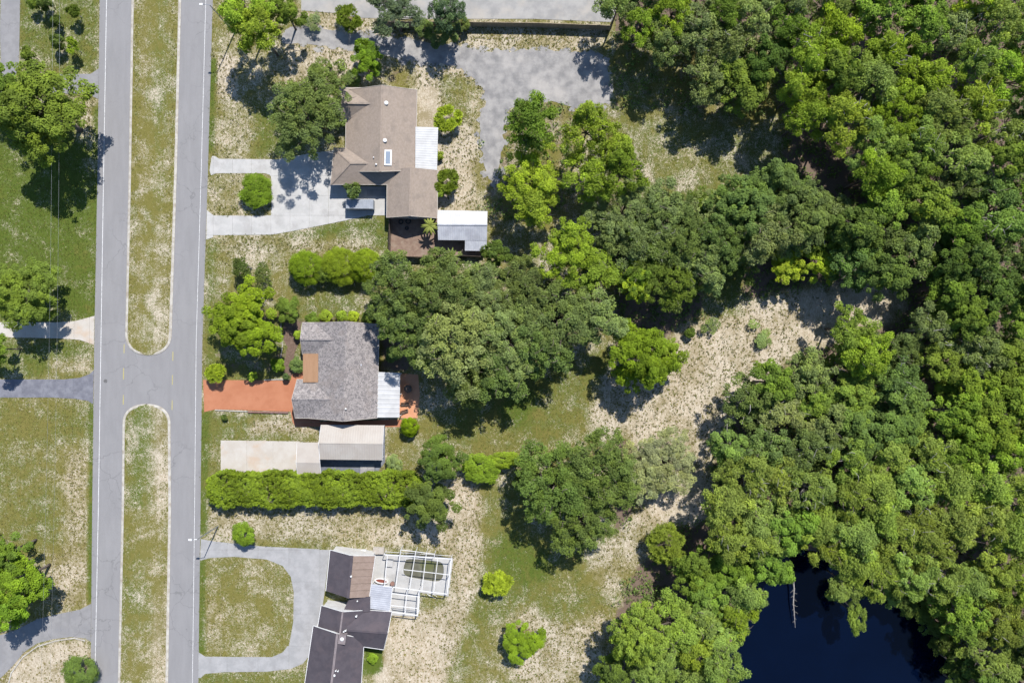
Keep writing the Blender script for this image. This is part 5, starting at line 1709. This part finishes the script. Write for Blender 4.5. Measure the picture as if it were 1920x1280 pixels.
# ------------------------------------------------------------------ forest: zones filled tree by tree
ORD = ['first', 'second', 'third', 'fourth', 'fifth', 'sixth', 'seventh', 'eighth', 'ninth', 'tenth', 'eleventh', 'twelfth', 'thirteenth', 'fourteenth', 'fifteenth', 'sixteenth',
       'seventeenth', 'eighteenth', 'nineteenth', 'twentieth']
FOREST = [
    # outline, spacing, radius range, height range, [(kind, tint, word, weight)], phrase
    ([(1150, -25), (1480, -25), (1480, 60), (1330, 80), (1180, 90), (1145, 50)], 66, (40, 54), (10, 12), [('pine', LIME, 'lime pine', 2), ('pine', GREEN, 'green pine', 1), ('oak', SAGE, 'sage oak', 2)], 'along the top edge above the shaded clearing'),
    ([(1310, 90), (1480, 70), (1450, 150), (1405, 195), (1340, 195), (1300, 150)], 62, (44, 56), (10, 12), [('oak', SAGE, 'sage oak', 2), ('broad', GREEN, 'green tree', 2), ('broad', DARK, 'dark tree', 1)], 'right of the shaded clearing'),
    ([(1490, -30), (1950, -30), (1950, 70), (1490, 70)], 74, (46, 60), (12, 15), [('pine', YEL, 'yellow-green pine', 2), ('oak', SAGE, 'sage oak', 2), ('pine', PINE, 'olive pine', 2), ('broad', GREEN, 'green tree', 1)], 'along the top edge of the right-hand forest'),
    ([(1500, 75), (1950, 75), (1950, 165), (1490, 165)], 72, (46, 60), (12, 15), [('pine', YEL, 'yellow-green pine', 3), ('pine', LIME, 'lime pine', 3), ('pine', PINE, 'olive pine', 1), ('broad', GREEN, 'green tree', 1)], 'in the second row of the right-hand forest'),
    ([(1500, 170), (1950, 170), (1950, 250), (1560, 250), (1490, 230)], 72, (46, 60), (12, 14), [('pine', LIME, 'lime pine', 3), ('pine', PINE, 'olive pine', 2), ('broad', GREEN, 'green tree', 1), ('oak', OAK, 'grey-green oak', 1)], 'in the third row of the right-hand forest'),
    ([(1590, 255), (1950, 255), (1950, 335), (1640, 335)], 70, (46, 60), (12, 14), [('pine', LIME, 'lime pine', 2), ('broad', GREEN, 'green tree', 2), ('pine', PINE, 'olive pine', 2)], 'in the fourth row of the right-hand forest'),
    ([(1620, 340), (1950, 340), (1950, 425), (1610, 430)], 70, (46, 60), (11, 13), [('broad', GREEN, 'green tree', 2), ('oak', (0.088, 0.127, 0.036), 'deep green oak', 2), ('pine', PINE, 'olive pine', 1)], 'right of the dark forest gap'),
    ([(1580, 430), (1950, 430), (1950, 510), (1640, 520), (1590, 490)], 68, (44, 58), (10, 13), [('oak', (0.081, 0.116, 0.033), 'deep green oak', 3), ('broad', DARK, 'dark tree', 2), ('oak', OAK, 'grey-green oak', 1)], 'just above the right end of the sandy clearing'),
    ([(1740, 520), (1950, 520), (1950, 600), (1760, 600)], 66, (44, 56), (11, 13), [('broad', DARK, 'dark tree', 2), ('broad', GREEN, 'green tree', 2)], 'at the right edge level with the sandy clearing'),
    ([(1440, 690), (1560, 690), (1680, 660), (1700, 740), (1400, 770), (1390, 740)], 62, (44, 56), (9, 11), [('oak', OAK, 'grey-green oak', 2), ('oak', SAGE, 'sage oak', 2), ('broad', GREEN, 'green tree', 1)], 'on the lower edge of the sandy clearing'),
    ([(1690, 620), (1950, 610), (1950, 700), (1700, 700)], 70, (46, 58), (10, 12), [('broad', (0.097, 0.139, 0.024), 'deep green tree', 2), ('oak', SAGE, 'sage oak', 2)], 'in the upper part of the lower right forest'),
    ([(1370, 775), (1700, 750), (1700, 830), (1370, 850)], 64, (44, 56), (9.5, 11.5), [('oak', OAK, 'grey-green oak', 3), ('broad', (0.088, 0.127, 0.033), 'deep green tree', 2), ('oak', SAGE, 'sage oak', 1)], 'between the sandy clearing and the lime pine belt'),
    ([(1760, 705), (1950, 705), (1950, 850), (1780, 850)], 70, (46, 58), (11, 13), [('broad', (0.108, 0.155, 0.022), 'fresh green tree', 3), ('broad', DARK, 'dark tree', 1)], 'at the right edge halfway down'),
    ([(1385, 855), (1850, 850), (1850, 925), (1380, 935)], 62, (44, 56), (11, 13), [('pine', (0.159, 0.205, 0.042), 'lime pine', 4), ('pine', PINE, 'olive pine', 2), ('oak', SAGE, 'sage oak', 1)], 'in the upper row of the lime pine belt'),
    ([(1360, 940), (1950, 930), (1950, 1005), (1340, 1015)], 64, (44, 56), (11, 13), [('pine', (0.159, 0.205, 0.042), 'lime pine', 4), ('pine', PINE, 'olive pine', 2), ('broad', GREEN, 'green tree', 1)], 'in the lower row of the lime pine belt'),
    ([(1290, 1030), (1480, 1020), (1450, 1060), (1400, 1110), (1290, 1110)], 58, (40, 50), (9, 11), [('pine', PINE, 'olive pine', 2), ('broad', GREEN, 'green tree', 2)], 'on the north-west bank of the pond'),
    ([(1300, 1120), (1395, 1120), (1360, 1200), (1350, 1300), (1290, 1300)], 56, (42, 52), (9, 11), [('pine', PINE, 'olive pine', 2), ('pine', LIME, 'lime pine', 1)], 'on the west bank of the pond'),
    ([(1540, 1018), (1720, 1010), (1800, 1080), (1735, 1095), (1650, 1075), (1560, 1035)], 58, (42, 54), (10, 12), [('pine', (0.154, 0.200, 0.036), 'lime pine', 3), ('pine', PINE, 'olive pine', 2)], 'on the north bank of the pond'),
    ([(1760, 1090), (1950, 1010), (1950, 1160), (1810, 1170)], 64, (44, 56), (11, 13), [('pine', (0.151, 0.194, 0.036), 'lime pine', 2), ('broad', GREEN, 'green tree', 2), ('pine', PINE, 'olive pine', 1)], 'on the north-east bank of the pond'),
    ([(1815, 1175), (1960, 1165), (1960, 1330), (1850, 1330)], 64, (44, 56), (10, 12), [('broad', DARK, 'dark tree', 2), ('pine', PINE, 'olive pine', 1), ('oak', OAK, 'grey-green oak', 1)], 'on the east bank of the pond'),
]
FOREST.append(([(1120, 400), (1200, 395), (1400, 375), (1550, 360), (1560, 450), (1480, 480), (1380, 490), (1330, 540), (1220, 560), (1170, 520), (1120, 450)], 62, (26, 36), (7, 9.5),
               [('oak', SAGE, 'small sage oak', 2), ('sparse', SAGE, 'wispy sage tree', 1), ('oak', GREEN, 'small green oak', 1)], 'inside the middle thicket'))
placed = []
fr = random.Random(21)
for zi, (poly, sp, rr, hh, mixk, phrase) in enumerate(FOREST):
    x0, x1 = min(p[0] for p in poly), max(p[0] for p in poly)
    y0, y1 = min(p[1] for p in poly), max(p[1] for p in poly)
    got = []
    for _ in range(2500):
        x, y = fr.uniform(x0, x1), fr.uniform(y0, y1)
        if not inside([x], [y], poly)[0]:
            continue
        if any((x - a) ** 2 + (y - b) ** 2 < (sp * 0.80) ** 2 for a, b in placed):
            continue
        placed.append((x, y))
        got.append((x, y))
    items = []
    for x, y in got:
        t = fr.uniform(0, sum(q[3] for q in mixk))
        for q in mixk:
            t -= q[3]
            if t <= 0:
                break
        items.append((x, y, q))
    for word in sorted(set(i[2][2] for i in items)):
        row = sorted([i for i in items if i[2][2] == word], key=lambda i: i[0])
        vis = 0
        for n, (x, y, q) in enumerate(row):
            lab = f'{word} {phrase}' if len(row) == 1 else f'{ORD[n]} {word} from the left {phrase}'
            bb = fr.uniform(0.90, 1.30)
            tint = tuple(c * bb * fr.uniform(0.96, 1.04) * h for c, h in zip(q[1], (0.98, 1.0, 1.0)))
            nm = 'pine_tree' if 'pine' in word else ('live_oak' if 'oak' in word else 'broad_tree')
            plant(nm, T, x, y, fr.uniform(*rr) * 1.0, fr.uniform(*hh), q[0], tint, lab, 'forest trees', pale=fr.random() < 0.35)

# leaning branch over the water and the bare fallen stem
plant('pine_tree', T, 1601, 1150, 26, 6, 'pine', PINE, 'olive tree leaning out over the pond water', stretch=(0.75, 1.5))
plant('pine_tree', T, 1583, 1092, 40, 8.5, 'pine', PINE, 'olive tree rooted at the pond edge behind the leaning one', 'forest trees')
fs_ = tag(root_at('fallen_stem', *G(1489, 1075)[:2]), 'thin pale dead stem reaching straight out over the pond', 'dead branch')
A, Bq = G(1487, 1080, 1.2), G(1490, 1176, 0.3)
pts = [lerp3(A, Bq, t) for t in (0, .25, .5, .75, 1)]
pts = [(p[0] + 0.12 * math.sin(i * 2.1), p[1], p[2]) for i, p in enumerate(pts)]
MB().tube(pts, [0.16, 0.13, 0.11, 0.08, 0.03], 7).build('stem', M['bark_pale'], fs_)
for i in range(12):
    t = 0.2 + 0.06 * i
    p = Vector(lerp3(A, Bq, t))
    s = -1 if i % 2 else 1
    MB().tube([tuple(p), (p.x + s * rnd.uniform(0.3, 0.8), p.y - rnd.uniform(0.1, 0.5), p.z + 0.15)], [0.04, 0.012], 5).build('twig', M['bark_pale'], fs_)


# ------------------------------------------------------------------ hedge
def hedge(x0, x1, yc, half, hgt, tint, label):
    rng = np.random.default_rng(5)
    X0, Yc, _ = G(x0, yc, hgt)
    X1 = G(x1, yc, hgt)[0]
    hw = half / 10 * (1 - hgt / H)
    r = tag(root_at('hedge', (X0 + X1) / 2, Yc), label, 'hedge')
    L = X1 - X0
    # clumps over a rounded, uneven body
    nb = 2300
    bx = rng.uniform(0.5, L - 0.5, nb)
    v = rng.uniform(-1, 1, nb)
    wob = 1 + 0.09 * np.sin(bx * 0.6) + 0.07 * np.sin(bx * 1.7 + 1)
    endr = np.clip(np.minimum(bx, L - bx) / 2.2, 0.25, 1) ** 0.5
    by = v * (hw - 0.45) * wob * endr
    top = hgt * (0.93 + 0.04 * np.sin(bx * 0.55 + 2) + 0.03 * np.sin(bx * 1.3)) * (1 - 0.42 * np.abs(v) ** 3.5) * (0.75 + 0.25 * endr)
    side = rng.uniform(0, 1, nb) < 0.4
    bz = np.where(side, rng.uniform(0.3, 0.85, nb) * top, top - 0.4) + rng.normal(0, 0.10, nb)
    by = np.where(side, np.sign(v) * (hw - 0.45) * wob * endr, by)
    cr = rng.uniform(0.28, 0.6, nb)
    i = np.repeat(np.arange(nb), 34)
    n = len(i)
    d = norm(rng.normal(size=(n, 3)))
    d[:, 2] = np.where(d[:, 2] < -0.3, -d[:, 2], d[:, 2])
    P = np.stack([bx[i] + X0 - (X0 + X1) / 2, by[i], bz[i]], -1) + d * (cr[i] * rng.uniform(0.4, 1, n) ** 0.5)[:, None]
    P[:, 2] = np.maximum(P[:, 2], 0.05)
    N = norm(d + np.array([0, 0, 0.5]) + rng.normal(size=(n, 3)) * 0.5)
    me = leaf_mesh('foliage', P, N, norm(rng.normal(size=(n, 3))), rng.uniform(0.2, 0.4, n), rng.uniform(0.13, 0.24, n),
                   np.clip(0.3 + 0.3 * np.sin(bx * 0.8 + 1.3 * np.sin(by))[i] + 0.25 * rng.uniform(0, 1, nb)[i] + 0.35 * rng.uniform(-0.4, 1, n), 0, 1), np.clip(rng.normal(0.4, 0.45, nb)[i] + rng.normal(0, .1, n), 0, 1))
    o = bpy.data.objects.new('foliage', me)
    COL.objects.link(o)
    o.parent = r
    o.color = (*tint, 1)
    for b in np.arange(1, L - 0.5, 2.2):
        MB().tube([(X0 + b, Yc, 0), (X0 + b + 0.1, Yc + 0.1, hgt * 0.7)], [0.06, 0.03], 6).build('stem', M['bark'], r)


hedge(379, 792, 921, 34, 4.2, (0.122, 0.168, 0.020), 'long lime green hedge south of the cream parking pad and carports')


# ------------------------------------------------------------------ palm
def palm(px, py, hgt, r, label, tint):
    x, y, _ = G(px, py, hgt)
    root = tag(root_at('palm_tree', x, y), label, 'palm')
    rng = np.random.default_rng(3)
    MB().tube([(x, y, -0.1), (x + 0.05, y, hgt * 0.5), (x, y, hgt)], [0.16, 0.12, 0.11], 9).build('trunk', M['bark'], root)
    for i in range(13):
        a = 2 * math.pi * i / 13 + rng.uniform(-0.15, 0.15)
        L = r * rng.uniform(0.8, 1.1)
        m = MB()
        sp = []
        for s in range(7):
            t = s / 6
            sp.append(Vector((math.cos(a) * L * t, math.sin(a) * L * t, hgt + 0.55 * math.sin(t * 2.2) - 0.75 * t * t)))
        side = Vector((-math.sin(a), math.cos(a), 0))
        for s in range(7):
            wd = 0.20 * math.sin(math.pi * min(0.97, 0.12 + 0.86 * s / 6)) + 0.02
            p = sp[s] + Vector((x, y, 0))
            m.v += [tuple(p + side * wd - Vector((0, 0, wd * 0.5))), tuple(p + Vector((0, 0, 0.03))), tuple(p - side * wd - Vector((0, 0, wd * 0.5)))]
        for s in range(6):
            for j in range(2):
                m.f.append((s * 3 + j, s * 3 + j + 1, s * 3 + 3 + j + 1, s * 3 + 3 + j))
        o = m.build('frond', M['leaf'], root)
        n = len(o.data.polygons)
        for nm in ('var', 'yel'):
            at = o.data.attributes.new(nm, 'FLOAT', 'FACE')
            at.data.foreach_set('value', np.full(n, rng.uniform(0.3, 0.9), np.float32))
        o.color = (*tint, 1)


palm(806, 424, 3.2, 1.75, 'small palm with arching fronds between the dirt yard and the metal shed', (0.15, 0.17, 0.05))
palm(536, 706, 1.4, 0.75, 'little dark palm at the end of the mulch path by the red driveway', (0.05, 0.075, 0.03))
palm(846, 484, 3.0, 2.1, 'palm with dull fronds at the board fence below the metal shed', (0.10, 0.125, 0.045))

# ------------------------------------------------------------------ undergrowth, grass and weeds
rng = np.random.default_rng(11)


def undergrowth():
    n = 26000
    px = rng.uniform(900, 1960, n * 3)
    py = rng.uniform(-40, 1320, n * 3)
    s, g, d = fields(px, py)
    k = (d > 0.33) & (pdist(px, py, POND) < -6) & (rng.uniform(0, 1, len(px)) < d * 0.9)
    for poly in PAVED:
        k &= ~inside(px, py, poly)
    px, py = px[k][:5200], py[k][:5200]
    per = 22
    i = np.repeat(np.arange(len(px)), per)
    m = len(i)
    size = rng.uniform(0.3, 1.3, len(px))
    dl = norm(rng.normal(size=(m, 3)))
    dl[:, 2] = np.abs(dl[:, 2])
    C = np.stack([(px[i] - 960) / 10, (640 - py[i]) / 10, np.zeros(m)], -1) + dl * size[i][:, None] * np.array([1, 1, 0.9])
    N = norm(dl + np.array([0, 0, .5]) + rng.normal(size=(m, 3)) * .5)
    me = leaf_mesh('undergrowth', C, N, norm(rng.normal(size=(m, 3))), rng.uniform(0.25, 0.5, m), rng.uniform(0.12, 0.28, m), rng.uniform(0, 1, m), rng.uniform(0, .7, len(px))[i])
    o = bpy.data.objects.new('undergrowth', me)
    COL.objects.link(o)
    o.color = (0.105, 0.15, 0.045, 1)
    tag(o, 'low leafy undergrowth on the brown forest floor', 'undergrowth', kind='stuff')


undergrowth()


def grass():
    n = 260000
    px = rng.uniform(-20, 1500, n)
    py = rng.uniform(-20, 1300, n)
    s, g, d = fields(px, py)
    z = np.zeros(n)
    keep = rng.uniform(0, 1, n) < np.clip(0.95 - 0.9 * s - 0.6 * d + 0.25 * g, 0.05, 1)
    med = np.zeros(n, bool)
    for Lf, Rt, end in ((MED1_L, MED1_R, 'south'), (MED2_L, MED2_R, 'north')):
        o = median_outline(Lf, Rt, end)
        ins = pdist(px, py, o) > 6
        med |= ins
    z[med] = 0.13
    ok = np.ones(n, bool)
    for poly in PAVED + [YARD, PATH]:
        ok &= ~inside(px + rng.normal(0, 1.3, n), py + rng.normal(0, 1.3, n), poly)
    keep &= ok | med
    px, py, s, g, z = px[keep], py[keep], s[keep], g[keep], z[keep]
    m = len(px)
    X_ = (px - 960) / 10
    Y_ = (640 - py) / 10
    V = []
    cols = []
    hsz = rng.uniform(0.05, 0.15, m) * (1 + 0.7 * (s > 0.6))
    wsz = rng.uniform(0.05, 0.13, m) * (1 + 0.5 * (s > 0.6))
    verts = np.zeros((m, 3, 3, 3))
    a0 = rng.uniform(0, 6.28, m)
    for b in range(3):
        a = a0 + b * 2.1
        ux, uy = np.cos(a), np.sin(a)
        vx, vy = -uy, ux
        verts[:, b, 0] = np.stack([X_ + vx * wsz * 0.5, Y_ + vy * wsz * 0.5, z], -1)
        verts[:, b, 1] = np.stack([X_ - vx * wsz * 0.5, Y_ - vy * wsz * 0.5, z], -1)
        verts[:, b, 2] = np.stack([X_ + ux * wsz * 1.5, Y_ + uy * wsz * 1.5, z + hsz], -1)
    nt_ = m * 3
    me = bpy.data.meshes.new('grass')
    me.vertices.add(nt_ * 3)
    me.vertices.foreach_set('co', verts.astype(np.float32).ravel())
    me.loops.add(nt_ * 3)
    me.loops.foreach_set('vertex_index', np.arange(nt_ * 3, dtype=np.int32))
    me.polygons.add(nt_)
    me.polygons.foreach_set('loop_start', np.arange(0, nt_ * 3, 3, dtype=np.int32))
    me.update(calc_edges=True)
    t = np.clip(g * 1.1 + rng.normal(0, 0.25, m), 0, 1)[:, None]
    c = np.array([0.140, 0.115, 0.036]) * (1 - t) + np.array([0.060, 0.086, 0.012]) * t
    c = c * rng.uniform(0.7, 1.3, m)[:, None]
    c = np.concatenate([c, np.ones((m, 1))], 1)
    c = np.repeat(c, 3, 0)
    at = me.attributes.new('gcol', 'FLOAT_COLOR', 'FACE')
    at.data.foreach_set('color', c.astype(np.float32).ravel())
    me.materials.append(M['grass'])
    o = bpy.data.objects.new('grass', me)
    COL.objects.link(o)
    tag(o, 'short dry and green grass tufts on the lawns and median', 'grass', kind='stuff')


grass()


def weeds():
    n = 60000
    px = rng.uniform(380, 1700, n)
    py = rng.uniform(-10, 1300, n)
    s, g, d = fields(px, py)
    k = (s > 0.5) & (d < 0.5) & (rng.uniform(0, 1, n) < 0.30 * (0.3 + g))
    for poly in PAVED + [YARD, PATH]:
        k &= ~inside(px, py, poly)
    px, py = px[k][:2600], py[k][:2600]
    per = 9
    i = np.repeat(np.arange(len(px)), per)
    m = len(i)
    size = rng.uniform(0.08, 0.34, len(px)) ** 1.0
    dl = norm(rng.normal(size=(m, 3)))
    dl[:, 2] = np.abs(dl[:, 2])
    C = np.stack([(px[i] - 960) / 10, (640 - py[i]) / 10, np.full(m, 0.03)], -1) + dl * size[i][:, None] * np.array([1, 1, 0.8])
    N = norm(dl + np.array([0, 0, .4]) + rng.normal(size=(m, 3)) * .6)
    me = leaf_mesh('weeds', C, N, norm(rng.normal(size=(m, 3))), rng.uniform(0.14, 0.3, m), rng.uniform(0.06, 0.14, m), rng.uniform(0, 1, m), rng.uniform(0, 1, len(px))[i])
    o = bpy.data.objects.new('weeds', me)
    COL.objects.link(o)
    o.color = (0.120, 0.118, 0.046, 1)
    tag(o, 'scattered dark weed clumps on the bare sandy ground', 'weeds', kind='stuff')


weeds()
